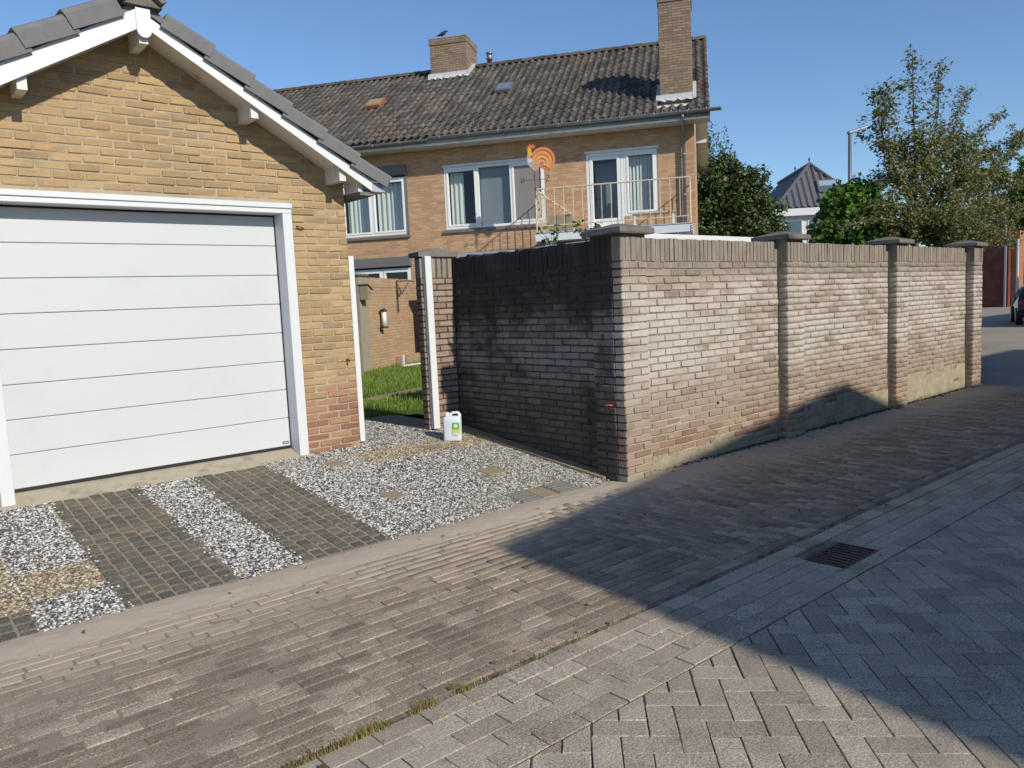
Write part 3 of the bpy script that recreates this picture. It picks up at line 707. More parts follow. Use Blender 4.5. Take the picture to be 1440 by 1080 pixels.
# left flank of the corner pillar belongs to the shaded side
MB().box((4.8855, 4.322, -.3), (5.0, 4.65, 2.1)).build('pillar_core', MAT['smort'], wallB)
lst = []
for i in range(29):
    z = (i + .5) * CH; cuts = [-4.652, -4.53, -4.405] if i % 2 else [-4.652, -4.405]
    for e0, e1 in zip(cuts, cuts[1:]): lst.append(((e0 + e1) / 2, z, e1 - e0 - .010))
items += bricks_on((4.877, 0, 0), (0, -1, 0), (-1, 0, 0), lst, 0)
place('brick', items, MAT['soot'], wallB, 300, 'brickwork')
its = []
n = round((6.80 - 4.647) / .0645)
for k in range(n): its.append(('soldier', wallm((0, -1, 0), (-1, 0, 0), (5.035 + random.gauss(0, .004), 4.647 + (k + .5) * (6.80 - 4.647) / n, ZT + .104 + random.gauss(0, .006)))))
for k in range(4): its.append(('soldier', wallm((0, -1, 0), (-1, 0, 0), (4.927, 4.437 + k * .0625, ZT + .104))))
place('soldier_brick', its, MAT['soot'], wallB, 300, 'soldier_course')
# gate pillar with its white gate post
gpil = empty('gate_pillar', (4.78, 6.8, .28), label='capped brick gate pillar with a white post fixed to its front', cat='pillar')
MB().box((4.572, 6.808, .1), (5.05, 6.897, 2.10)).build('pillar_core', MAT['smort'], gpil)
lst = []
for i in range(29):
    z = (i + .5) * CH
    if z < .25: continue
    cuts = [4.564, 4.77, 4.984] if i % 2 else [4.564, 4.67, 4.88, 4.984]
    for e0, e1 in zip(cuts, cuts[1:]): lst.append(((e0 + e1) / 2, z, e1 - e0 - .010))
items = bricks_on((0, 6.80, 0), (1, 0, 0), (0, -1, 0), lst, 0)
i2 = []
gpm = m_pillar(); place('brick', items, gpm, gpil, 300)
its = [('soldier', wallm((1, 0, 0), (0, -1, 0), (4.595 + k * .0715, 6.85, ZT + .104))) for k in range(6)]
place('soldier_brick', its, MAT['wall'], gpil, 50)
cap(4.60, 5.0, 6.83, 6.92, gpil, 2.10)
MB().box((4.592, 6.735, .285), (4.672, 6.797, 2.105), .005).build('gate_post', MAT['white'], gpil)

# red hook on the corner pillar, screws
hk = MB(); hk.tube([(4.872, 4.50, .66), (4.845, 4.50, .663), (4.83, 4.485, .668), (4.835, 4.45, .672), (4.86, 4.44, .668), (4.872, 4.445, .664)], .006, 6)
hk.build('hook', MAT['orange'], wallB)
MB().lathe([(.0, -.008), (.012, -.008), (.012, .008), (0, .008)], (6.36, 4.414, .515), 10).build('anchor_hole', MAT['rubber'], wallA)
# wall-foot litter
deb = []; 
for k in range(900):
    x = 5.3 + 7.6 * random.random() ** 1.2; y = 4.405 - abs(random.gauss(0, .035)); s = random.uniform(.004, .014)
    deb.append(np.array(Matrix.Translation((x, y, .006 + .3 * s)) @ Matrix.Rotation(random.uniform(0, 6), 4, 'Z') @ Matrix.Rotation(random.uniform(-1, 1), 4, 'X') @ Matrix.Diagonal((s * random.uniform(1, 2), s, s * .6, 1))))
tag(stamp('litter', pv, pL, pT, deb, plain('leaf_litter', (.085, .065, .045), .95, .5, 60)), 'dark leaf litter gathered at the foot of the lit wall', 'litter')

# ------------------------------------------------------------------ garage
GY = 6.70; AX, GXL, GXR = 1.909, .13, 3.69; TS = .589
ZAP = 3.90                        # apex of the masonry, just under the boards
garage = empty('garage', (AX, GY, .27), label='yellow brick garage with white sectional door and grey tiled gable roof', cat='garage')
def rake(x): return ZAP - TS * abs(x - AX)
DX0, DX1, DZ1 = .70, 3.13, 2.562
poly = [(GXL + .006, -.1), (DX0, -.1), (DX0, DZ1), (DX1, DZ1), (DX1, -.1), (GXR - .008, -.1), (GXR - .008, rake(GXR)), (AX, ZAP), (GXL + .006, rake(GXL))]
core = MB(); q = 6.7055
for (a, b) in (((GXL + .006, -.1), (DX0, DZ1)), ((DX1, -.1), (GXR - .008, DZ1))): core.box((a[0], q, a[1]), (b[0], q + .2, b[1]))
core.prism([(GXL + .006, DZ1), (GXR - .008, DZ1), (GXR - .008, rake(GXR)), (AX, ZAP), (GXL + .006, rake(GXL))], 'y', q, q + .2)
core.build('mortar', MAT['gmort'], garage)
sw = MB(); sw.box((GXR - .21, q + .2, 0), (GXR, 12.5, rake(GXR))); sw.box((GXL, q + .2, 0), (GXL + .2, 12.5, rake(GXL)))
sw.prism([(GXL, 0), (GXR, 0), (GXR, rake(GXR)), (AX, ZAP), (GXL, rake(GXL))], 'y', 12.5, 12.7); sw.build('side_wall', MAT['sidebrick'], garage)
GC, GP = .0655, .2225
variants('gbrick', GP - .013, .10, GC - .0125, .0065, .0042, 12)
def gsegs(z):
    lim = (ZAP - z - GC * .45) / TS
    a, b = max(GXL, AX - lim), min(GXR, AX + lim)
    if b - a < .08: return []
    if z < DZ1 + .02: return [(GXL, DX0 - .002), (DX1 + .002, GXR)]
    return [(a, b)]
lst = courses(.235, ZAP, GC, GP, gsegs, .0125, shift=.03)
place('brick', bricks_on((0, GY, 0), (1, 0, 0), (0, -1, 0), lst, 0, 'gbrick', GP - .013, .002), MAT['gbrick'], garage, 300, 'brickwork')
# door frame, door
fr = MB()
fr.box((DX0, 6.675, .255), (DX0 + .09, 6.86, 2.472), .004); fr.box((DX1 - .09, 6.675, .255), (DX1, 6.86, 2.472), .004)
fr.box((DX0, 6.675, 2.473), (DX1, 6.86, 2.515), .004); fr.box((DX0 - .004, 6.662, 2.517), (DX1 + .004, 6.80, DZ1), .004)
dfr = fr.build('door_frame', MAT['jamb'], garage)
door = MB().box((DX0 + .05, 6.905, .30), (DX1 - .05, 6.93, 2.50)).build('garage_door', MAT['door'], garage)
np_ = 8; dz0, dz1 = .338, 2.462; ph = (dz1 - dz0) / np_
for k in range(np_):
    MB().box((DX0 + .094, 6.858, dz0 + k * ph + .002), (DX1 - .098, 6.905, dz0 + (k + 1) * ph - .002), .005).build('panel', MAT['door'], door)
rb = MB(); rb.box((DX1 - .0975, 6.856, dz0), (DX1 - .090, 6.90, dz1)); rb.box((DX0 + .09, 6.856, dz0), (DX0 + .0935, 6.90, dz1)); rb.box((DX0 + .09, 6.852, dz1 + .001), (DX1 - .09, 6.90, 2.4725)); rb.box((DX0 + .09, 6.856, .318), (DX1 - .09, 6.90, dz0))
rb.build('rubber_seal', MAT['rubber'], door)
pl_ = MB().box((2.955, 6.853, .362), (3.02, 6.858, .386), .001).build('maker_plate', plain('plate_grey', (.10, .105, .115), .4), door)
lt = MB()
for k in range(5): lt.box((2.963 + k * .0108, 6.8515, .370), (2.970 + k * .0108, 6.853, .378))
lt.build('lettering', MAT['white'], pl_)
MB().add([(DX0 - .02, 6.58, .232), (DX1 + .02, 6.58, .232), (DX1 + .02, 6.68, .262), (DX0 - .02, 6.68, .262), (DX0 + .02, 6.90, .322), (DX1 - .02, 6.90, .322), (DX0 - .02, 6.58, .1), (DX1 + .02, 6.58, .1)],
         [(0, 1, 2, 3), (3, 2, 5, 4), (6, 7, 1, 0)]).build('threshold', MAT['concrete'], garage)
MB().box((GXR + .004, 6.715, .288), (GXR + .062, 6.765, 2.10), .004).build('gate_batten', MAT['white'], garage)
hk = MB(); hk.tube([(3.60, 6.70, 1.11), (3.60, 6.672, 1.112), (3.60, 6.66, 1.10), (3.60, 6.662, 1.082)], .007, 6); hk.lathe([(0, -.006), (.016, -.006), (.016, .006), (0, .006)], (3.60, 6.688, 1.112), 10)
hk.build('hook', MAT['rust'], garage)
hk = MB(); hk.tube([(3.175, 6.70, 2.36), (3.175, 6.675, 2.362), (3.21, 6.67, 2.352), (3.24, 6.685, 2.345)], .006, 6); hk.build('hook', MAT['rust'], garage)
# roof: deck, verge boards, soffit, purlins, verge tiles
OV = 6.38; ZB = 3.788            # verge board lower edge apex
cs, sn = 1 / math.sqrt(1 + TS * TS), TS / math.sqrt(1 + TS * TS)
ex = 1.90                         # half width to the eaves
roof = MB()
for s_ in (-1, 1):
    o = .135
    roof.prism([(AX, ZB + o), (AX + s_ * ex, ZB + o - TS * ex), (AX + s_ * ex, ZB + o + .06 - TS * ex), (AX, ZB + o + .06)], 'y', OV + .03, 12.9)
rf = roof.build('roof', MAT['ctile'], garage)
for s_, bh in ((-1, .145), (1, .098)):
    nm = MB(); nm.prism([(AX + s_ * .03, ZB - TS * .03), (AX + s_ * ex, ZB - TS * ex), (AX + s_ * ex, ZB + bh - TS * ex), (AX + s_ * .03, ZB + bh - TS * .03)], 'y', OV, OV + .022)
    nm.build('verge_board', MAT['white'], rf)
    MB().prism([(AX, ZB + .035), (AX + s_ * (ex - .02), ZB + .035 - TS * (ex - .02)), (AX + s_ * (ex - .02), ZB + .05 - TS * (ex - .02)), (AX, ZB + .05)], 'y', OV + .024, GY + .02).build('soffit', MAT['offwhite'], rf)
    for px in (.835, 1.62):
        zt = ZB + .034 - TS * px; x = AX + s_ * px
        MB().prism([(x - .032, zt - .115 + s_ * .0), (x + .032, zt - .115), (x + .032, zt - s_ * TS * .032), (x - .032, zt + s_ * TS * .032)], 'y', OV + .04, GY + .03).build('purlin', MAT['offwhite'], rf)
MB().prism([(AX - .032, ZB - .12), (AX + .032, ZB - .12), (AX + .032, ZB + .03), (AX - .032, ZB + .03)], 'y', OV + .03, GY + .03).build('purlin', MAT['offwhite'], rf)
MB().prism([(AX + .052 * math.cos(a), ZB - .035 + .052 * math.sin(a)) for a in [math.pi + k * math.pi / 10 for k in range(11)]] + [(AX + .052, ZB + .125), (AX - .052, ZB + .125)], 'y', OV - .012, OV - .001).build('apex_plate', MAT['white'], rf)
for s_, th, lo in ((-1, .15, .125), (1, .125, .08)):
    L = .362
    for k in range(6):
        d0, d1 = .09 + k * L, .09 + (k + 1) * L + .035
        def P(d, h): return (AX + s_ * (d * cs + h * sn), ZB - d * sn + h * cs)
        lift0, lift1 = .0, .030
        mb = MB()
        base = lo * cs
        # outer verge flange with rounded shoulder, then the tile top running back over the roof
        prof = [(OV - .035, base + .0), (OV - .040, base + th * .72), (OV - .030, base + th * .93), (OV - .005, base + th), (OV + .25, base + th + .004), (OV + .25, base + th - .02), (OV - .012, base + th - .025), (OV - .018, base)]
        vs = []
        for d, lf in ((d0, lift0), (d1, lift1)):
            for (yy, hh) in prof: x, z = P(d, hh + lf); vs.append((x, yy + (-.014 if lf else 0), z))
        n = len(prof); fs = [tuple(range(n)), tuple(range(2 * n - 1, n - 1, -1))] + [(i, (i + 1) % n, n + (i + 1) % n, n + i) for i in range(n)]
        mb.add(vs, fs).build('verge_tile', MAT['ctile'], rf)
rt = MB(); n = 9
prof = [(AX + .165 * math.cos(a), ZB + .185 + .135 * math.sin(a)) for a in [math.pi * k / (n - 1) for k in range(n)]] + [(AX - .13, ZB + .165), (AX - .06, ZB + .22), (AX + .06, ZB + .22), (AX + .13, ZB + .165)]
rt.prism(prof, 'y', OV - .075, OV + .36).build('ridge_tile', MAT['ctile'], rf)
rt = MB().prism([(p[0], p[1] - .012) for p in prof], 'y', OV + .34, 12.9).build('ridge', MAT['ctile'], rf)
MB().prism([(AX - .14, ZB + .14), (AX + .14, ZB + .14), (AX + .1, ZB + .2), (AX - .1, ZB + .2)], 'y', OV - .03, OV + .1).build('ridge_mortar', MAT['cap'], rf)
ez = ZB - TS * ex
for s_ in (-1, 1):
    eg = MB(); xg = AX + s_ * (ex + .005)
    a, b = sorted((xg, xg + s_ * .13))
    eg.box((a, OV + .01, ez + .0), (b, 12.9, ez + .012)); eg.box((a if s_ < 0 else b - .008, OV + .01, ez), (a + .008 if s_ < 0 else b, 12.9, ez + .085)); eg.box((a, OV + .004, ez), (b, OV + .012, ez + .085))
    eg.build('gutter', MAT['alu'], rf)
for s_ in (-1, 1):
    eb = MB(); a, b = sorted((AX + s_ * (GXR - AX + .004), AX + s_ * (ex + .03))); eb.box((a, OV + .03, ez - .035), (b, 12.9, ez - .003))
    eb.build('eaves_board', MAT['boxgrey'], rf)
MB().box((GXR + .002, OV + .06, ez - .0), (GXR + .05, GY, ez + .12)).build('eaves_block', MAT['offwhite'], rf)

# ------------------------------------------------------------------ jerrycan
jc = empty('jerrycan', (4.535, 6.33, .2165), math.radians(-48), label='translucent white plastic jerrycan with green label at the gate', cat='jerrycan')
jc['_local'] = 1
gjc = G('milky_plastic', .35, .5); gjc.col((.70, .76, .78)); gjc.inp('Subsurface Weight', .25); gjc.inp('Subsurface Radius', (.05, .06, .06)); gjc.inp('Subsurface Scale', .3)
def rrect(w, d, r, n=4):
    pts = []
    for cx, cy, a0 in ((w / 2 - r, d / 2 - r, 0), (-w / 2 + r, d / 2 - r, 90), (-w / 2 + r, -d / 2 + r, 180), (w / 2 - r, -d / 2 + r, 270)):
        for k in range(n + 1): a = math.radians(a0 + 90 * k / n); pts.append((cx + r * math.cos(a), cy + r * math.sin(a)))
    return pts
mb = MB(); secs = [(.165, .11, .0), (.178, .122, .008), (.182, .126, .02), (.178, .122, .10), (.178, .122, .14), (.182, .126, .20), (.18, .124, .225), (.165, .112, .243), (.12, .09, .252)]
vs = []; 
for w_, d_2, z in secs: vs += [(x, y, z) for x, y in rrect(w_, d_2, .03)]
n = 20; fs = [(i * n + j, i * n + (j + 1) % n, (i + 1) * n + (j + 1) % n, (i + 1) * n + j) for i in range(len(secs) - 1) for j in range(n)] + [tuple(range(n))[::-1], tuple((len(secs) - 1) * n + j for j in range(n))]
mb.add(vs, fs).build('body', gjc.m, jc, smooth=True)
mb = MB(); mb.tube([(.078, 0, .225), (.080, 0, .262), (.068, 0, .281), (.045, 0, .286), (.012, 0, .284), (-.012, 0, .272), (-.016, 0, .245)], [.018, .017, .015, .014, .014, .016, .02], 10); mb.build('handle', gjc.m, jc, smooth=True)
MB().lathe([(.0, .248), (.026, .248), (.026, .262), (.024, .285), (.022, .288), (0, .288)], (-.05, 0, 0), 16).build('cap', MAT['white'], jc, smooth=True)
def lab(z0, z1, c, nm='label', x0=.012, x1=.085, off=.0645): return MB().box((x0, -off - .0012, z0), (x1, -off + .002, z1)).build(nm, c, jc)
lb = lab(.055, .19, plain('label_green', (.10, .42, .09), .4, .1, 30))
lab(.085, .125, plain('label_yellow', (.62, .62, .10), .4, .15, 40), 'label_band', off=.0652)
lab(.055, .085, plain('label_white', (.78, .78, .76), .4), 'label_band', off=.0652)
MB().prism([(.048 + .022 * math.cos(a), .158 + .02 * math.sin(a)) for a in [k * math.pi / 8 for k in range(16)]], 'y', -.0668, -.0655).build('emblem', plain('emblem_pale', (.62, .76, .66), .4), jc)
for k in range(3): lab(.062 + k * .007, .0645 + k * .007, MAT['boxgrey'], 'print_line', .018, .06 - .01 * k, .0662)

# ------------------------------------------------------------------ lawn and garden seen through the gate
garden = MB().add([(3.6, 8.1, .262), (5.25, 8.1, .262), (5.25, 4.7, .262), (13.0, 4.7, .262), (24, 8, .262), (24, 24, .262), (-6, 40, .262), (3.6, 12.8, .262)], [tuple(range(8))]).build('lawn', g_2.m, kind='structure')
bl = np.array([(-.5, 0, 0), (.5, 0, 0), (.32, .12, .55), (-.32, .12, .55), (0, .42, 1.0)]); bL = np.array([0, 1, 2, 3, 3, 2, 4]); bT = np.array([4, 3])
def blades(pts, hmin, hmax, wid, mat, name, parent=None, **t):
    k = len(pts); h = RNG.uniform(hmin, hmax, k); a = RNG.uniform(0, 2 * np.pi, k); A = np.zeros((k, 4, 4)); c, s = np.cos(a), np.sin(a); ln = RNG.uniform(.2, 1.3, k)
    ww = RNG.uniform(.6, 1.2, k) * wid
    A[:, 0, 0] = c * ww; A[:, 1, 0] = s * ww; A[:, 0, 1] = -s * h * ln; A[:, 1, 1] = c * h * ln; A[:, 2, 2] = h; A[:, :3, 3] = pts; A[:, 3, 3] = 1
    return tag(stamp(name, bl, bL, bT, A, mat, parent), **t)
gx, gy = RNG.uniform(3.5, 13, 90000), RNG.uniform(8.1, 19, 90000)
px_ = np.array([proj((x, y, .3))[:2] for x, y in zip(gx, gy)])
ok = (px_[:, 0] > 470) & (px_[:, 0] < 680) & (gy > 8.15 + .1 * (gx - 4)) & (gx > 3.75)
path = np.abs((gy - 9.9) - .42 * (gx - 5.5)) < .13
ok &= ~path
blades(np.stack([gx, gy, np.full_like(gx, .262)], 1)[ok], .03, .10, .010, GRASS, 'grass', label='mown green lawn behind the gate opening', cat='grass')
pb = MB()
pth = []
for k in range(14):
    x = 4.2 + k * .55; y = 9.9 + .42 * (x - 5.5)
    b_ = MB(Matrix.Translation((x, y, .263)) @ Matrix.Rotation(.4, 4, 'Z')); b_.box((-.26, -.1, -.02), (.26, .1, .022), .006); pth.append(b_)
gpath = empty('garden_path', (5.5, 9.9, .262)); gpath['kind'] = 'structure'
for b_ in pth: b_.build('stepping_slab', MAT['slab'], gpath)

# partition wall in the garden, at right angles to the house
HA = math.radians(125.6); HU = Vector((math.cos(HA), math.sin(HA), 0)); HN = Vector((math.sin(HA), -math.cos(HA), 0))
HO = Vector((15.72, 11.44, 0))
HR = math.atan2(-HU.y, -HU.x)
pw = empty('partition_wall', (8.1, 14.55, .262), math.radians(34.6), label='buff brick partition wall with end pillar standing behind the lawn', cat='wall'); pw['_local'] = 1
MB().box((.42, 0, -.2), (5.0, .21, 2.02)).build('wall', MAT['gwbrick'], pw)
for k in range(66): MB().box((.43 + k * .0645, -.008, 1.83), (.43 + k * .0645 + .054, .215, 2.035 + random.uniform(-.006, .006)), .004).build('coping_brick', MAT['gwbrick'], pw)
MB().box((0, -.09, -.2), (.42, .3, 2.05)).build('pillar', plain('lichen_brick', (.30, .27, .20), .95, .3, 9, .7), pw)
MB().box((-.04, -.13, 2.05), (.46, .34, 2.10), .01).build('pillar_cap', MAT['cap'], pw)
MB().box((1.9, -.30, .0), (3.3, -.004, .22), .01).build('planter_edge', MAT['gwbrick'], pw)
def pwp(x, y, z): return WM[pw.name] @ Vector((x, y, z))
# birdhouse on the pillar
bh = empty('birdhouse', pwp(.1, -.2, 1.55), math.radians(34.6), label='small wooden birdhouse hanging on the partition wall pillar', cat='birdhouse'); bh['_local'] = 1
MB().prism([(-.085, 0), (.085, 0), (.085, .22), (-.085, .3)], 'y', -.09, .09).build('box', MAT['wood'], bh)
MB().prism([(-.12, .315), (.12, .20), (.12, .22), (-.12, .335)], 'y', -.13, .12).build('roof', MAT['wood'], bh)
MB().lathe([(0, 0), (.03, 0), (.03, .005), (0, .005)], (0, -.094, .15), 12).build('hole', MAT['rubber'], bh)
# wrought iron bracket, feeder, watering can like trough
ib = empty('iron_bracket', pwp(2.15, -.02, 1.6), math.radians(34.6), label='wrought iron scroll bracket fixed high on the partition wall', cat='bracket'); ib['_local'] = 1
mb = MB(); mb.tube([(0, -.02, -.35), (0, -.02, .40)], .014, 6); mb.tube([(0, -.03, .38), (.1, -.2, .38), (.16, -.4, .36)], .012, 6); mb.tube([(0, -.03, .0), (.08, -.12, .12), (.13, -.26, .34)], .010, 6)
mb.tube([(.05 + .07 * math.cos(a) , -.04, .12 + .09 * math.sin(a)) for a in [k * .5 for k in range(12)]], .009, 6); mb.build('scroll', MAT['darkmetal'], ib, smooth=True)
bf = empty('bird_feeder', pwp(1.15, -.05, .95), math.radians(34.6), label='pale tube bird feeder hanging on the partition wall', cat='bird feeder'); bf['_local'] = 1
MB().lathe([(.055, 0), (.055, .34)], (0, -.06, 0), 12).build('tube', MAT['curtain'], bf, smooth=True)
MB().lathe([(.0, .34), (.09, .34), (.085, .37), (.02, .40), (0, .4)], (0, -.06, 0), 12).build('lid', MAT['darkmetal'], bf); MB().lathe([(0, -.04), (.09, -.04), (.09, 0), (0, 0)], (0, -.06, 0), 12).build('tray', MAT['darkmetal'], bf)
tr_ = empty('planter_tray', at_z(578, 514, .3), math.radians(20), label='white metal angle rack standing on the lawn edge', cat='rack'); tr_['_local'] = 1
mb = MB(); mb.box((-.3, -.03, 0), (.35, .03, .035), .004); mb.build('base_rail', MAT['white'], tr_); MB().box((-.3, -.03, .036), (-.26, .03, .26), .004).build('upright', MAT['white'], tr_)

# ------------------------------------------------------------------ house (local: x to the right along the front, y inward, z up)
house = empty('house', HO, HR, label='brick terraced house with brown pantile roof, balcony and two chimneys', cat='house'); house['_local'] = 1
HM = WM[house.name]
HL, HD = 15.0, 8.4
EZ, RZ, RD = 5.83, 8.83, 4.2          # eaves / ridge heights
SLO = (RZ - EZ) / (RD + .6)
def holes_wall(name, mat, x0, x1, z0, z1, holes, y0, y1, parent):
    xs = sorted({x0, x1, *[h[0] for h in holes], *[h[1] for h in holes]}); zs = sorted({z0, z1, *[h[2] for h in holes], *[h[3] for h in holes]})
    mb = MB()
    for zi, zj in zip(zs, zs[1:]):
        run = None
        for xi, xj in list(zip(xs, xs[1:])) + [(None, None)]:
            solid = xi is not None and not any(h[0] < (xi + xj) / 2 < h[1] and h[2] < (zi + zj) / 2 < h[3] for h in holes)
            if solid: run = (run[0], xj) if run else (xi, xj)
            elif run: mb.box((run[0], y0, zi), (run[1], y1, zj)); run = None
    return mb.build(name, mat, parent)
W1 = (-9.30, -7.39, 3.55, 5.30); W2 = (-6.335, -3.655, 3.58, 5.16); WD = (-2.62, -.88, 3.22, 5.17); W3 = (-9.10, -7.37, .9, 2.94); W4 = (-13.2, -11.0, 3.55, 5.2)
hw = holes_wall('front_wall', MAT['hbrick'], -HL, 0, .1, 5.95, [W1, W2, WD, W3, W4], 0, .3, house)
mb = MB(); mb.box((-.3, .3, .1), (0, HD, 5.95)); mb.prism([(0.3, 5.95), (HD - .3, 5.95), (RD, 8.4)], 'x', -.3, -.001); mb.build('gable_wall', MAT['hbrick'], house)
mb = MB(); mb.box((-HL, .3, .1), (-HL + .3, HD, 5.95)); mb.prism([(0.3, 5.95), (HD - .3, 5.95), (RD, 8.4)], 'x', -HL + .01, -HL + .3); mb.build('gable_wall', MAT['hbrick'], house)
MB().box((-HL, HD - .3, .1), (0, HD, 5.95)).build('rear_wall', MAT['hbrick'], house)
MB().box((-HL + .3, 1.6, .1), (-.3, 1.7, 5.9)).build('inner_wall', MAT['room'], house)
MB().box((-HL + .3, .3, 3.1), (-.3, 1.6, 3.15)).build('upper_floor', MAT['room'], house)
# roof deck, tiles
OVX = .37
dk = MB()
for (ya, za, yb, zb) in ((-.6, EZ, RD, RZ), (HD + .6, EZ, RD, RZ)):
    dk.prism([(ya, za - .06), (yb, zb - .06), (yb, zb - .16), (ya, za - .16)], 'x', -HL - .2, OVX - .03)
hroof = dk.build('roof', MAT['offwhite'], house)
MB().prism([(RD, RZ - .03), (HD + .63, EZ - .03), (HD + .63, EZ + .03), (RD, RZ + .03)], 'x', -HL - .2, OVX).build('rear_slope', MAT['tile'], hroof)
# one pantile: S profile, stepped course
TW, TLn = .2005, .345
SLEN = math.hypot(RD + .6, RZ - EZ); nr = int(round(SLEN / .33)); TE = SLEN / nr
prof = [(-.105, .006), (-.085, .000), (-.05, .003), (-.02, .016), (.0, .036), (.025, .052), (.05, .055), (.075, .045), (.096, .018)]
def tile_mesh():
    vs = []; m_ = len(prof)
    for y, lift in ((-.015, .026), (TE + .02, .002)):
        for x, z in prof: vs.append((x, y, z + lift))
    for x, z in prof: vs.append((x, -.015, z + .026 - .022))
    fs = [(i, i + 1, m_ + i + 1, m_ + i) for i in range(m_ - 1)] + [(i + 1, i, 2 * m_ + i, 2 * m_ + i + 1) for i in range(m_ - 1)]
    me = bpy.data.meshes.new('roof_tile'); me.from_pydata([(v[0] + random.uniform(-.002, .002), v[1], v[2] + random.uniform(-.002, .002)) for v in vs], [], fs)
    return me
VARS['roof_tile'] = [tile_mesh() for _ in range(5)]
ra = math.atan2(RZ - EZ, RD + .6); RM = Matrix.Translation((0, -.6, EZ)) @ Matrix.Rotation(ra, 4, 'X')
CH2 = (-.78, -.02, .02, .78); CH1 = (-7.76, -6.60, 3.62, 4.75)
items = []
ncol = int((HL + .2 + OVX) / TW)
for c in range(ncol):
    x = OVX - .10 - c * TW
    for r in range(nr):
        y = -.6 + math.cos(ra) * (r + .5) * TE
        if CH2[0] - .08 < x < CH2[1] + .06 and CH2[2] - .22 < y < CH2[3] + .02: continue
        if CH1[0] - .02 < x < CH1[1] + .02 and y > CH1[2] - .05: continue
        items.append(('roof_tile', HM @ RM @ Matrix.Translation((x + random.gauss(0, .003), r * TE, random.gauss(0, .003))) @ Matrix.Rotation(random.gauss(0, .012), 4, 'Z')))
place('roof_tile', items, MAT['tile'], hroof, 300, 'roof_tiling')
for k in range(int((HL + .5) / .36)):
    x = OVX - .02 - k * .36
    if CH1[0] - .1 < x - .18 < CH1[1] + .1: continue
    b_ = MB(); n = 7
    vs = [(xx, RD + .13 * math.cos(a) * sc_, RZ - .0 + .115 * math.sin(a) * sc_) for xx, sc_ in ((x, 1.06), (x - .345, .94)) for a in [math.pi * q / (n - 1) for q in range(n)]]
    b_.add(vs, [(q, q + 1, n + q + 1, n + q) for q in range(n - 1)] + [tuple(range(n)), tuple(range(2 * n - 1, n - 1, -1))]).build('ridge_tile', MAT['tile'], hroof)
# verge, soffit purlins, fascia, gutters
for (ya, yb) in ((-.6, RD), (HD + .6, RD)):
    MB().prism([(ya, EZ - .17), (yb, RZ - .17), (yb, RZ - .02), (ya, EZ - .02)], 'x', OVX - .028, OVX).build('verge_board', MAT['offwhite'], hroof)
for y in (5.2, 7.4):
    z = RZ - (y - RD) * SLO - .17
    MB().box((0, y - .05, z - .10), (OVX - .04, y + .05, z + .03)).build('purlin', MAT['white'], hroof)
MB().box((-HL, -.56, EZ - .19), (OVX, -.005, EZ - .165)).build('soffit', MAT['offwhite'], hroof)
MB().box((-HL, -.60, EZ - .20), (OVX, -.565, EZ - .06)).build('fascia', MAT['offwhite'], hroof)
def gutter_(x0, x1, z, nm, mat):
    n = 9; pr = [(-.675 + .072 * math.cos(a), z + .07 * math.sin(a)) for a in [math.pi + math.pi * k / (n - 1) for k in range(n)]]
    pr2 = [(-.675 + .062 * math.cos(a), z + .06 * math.sin(a)) for a in [2 * math.pi - math.pi * k / (n - 1) for k in range(n)]]
    g = MB().prism(pr + pr2, 'x', x0, x1).build(nm, mat, hroof)
    for x in (x0 + .005, x1 - .005): MB().prism(pr, 'x', x - .005, x + .005).build('end_cap', mat, g)
    x = x0 + .3
    while x < x1: MB().prism([(p[0], p[1] - .004) for p in pr] + [(p[0], p[1]) for p in pr[::-1]], 'x', x, x + .025).build('bracket', MAT['alu'], g); x += .75
gutter_(-6.45, OVX + .24, EZ - .015, 'gutter', MAT['zinc']); gutter_(-HL, -6.5, EZ - .06, 'gutter', MAT['boxgrey'])
mb = MB(); mb.tube([(-.25, -.66, EZ - .08), (-.25, -.62, EZ - .16), (-.25, -.16, EZ - .34), (-.25, -.09, EZ - .42), (-.25, -.09, 3.0)], .042, 10); dp = mb.build('downpipe', MAT['zinc'], house, smooth=True)
for z in (4.95, 4.0): MB().lathe([(.043, -.015), (.05, -.015), (.05, .015), (.043, .015)], (-.25, -.09, z), 10).build('pipe_clip', MAT['zinc'], dp)
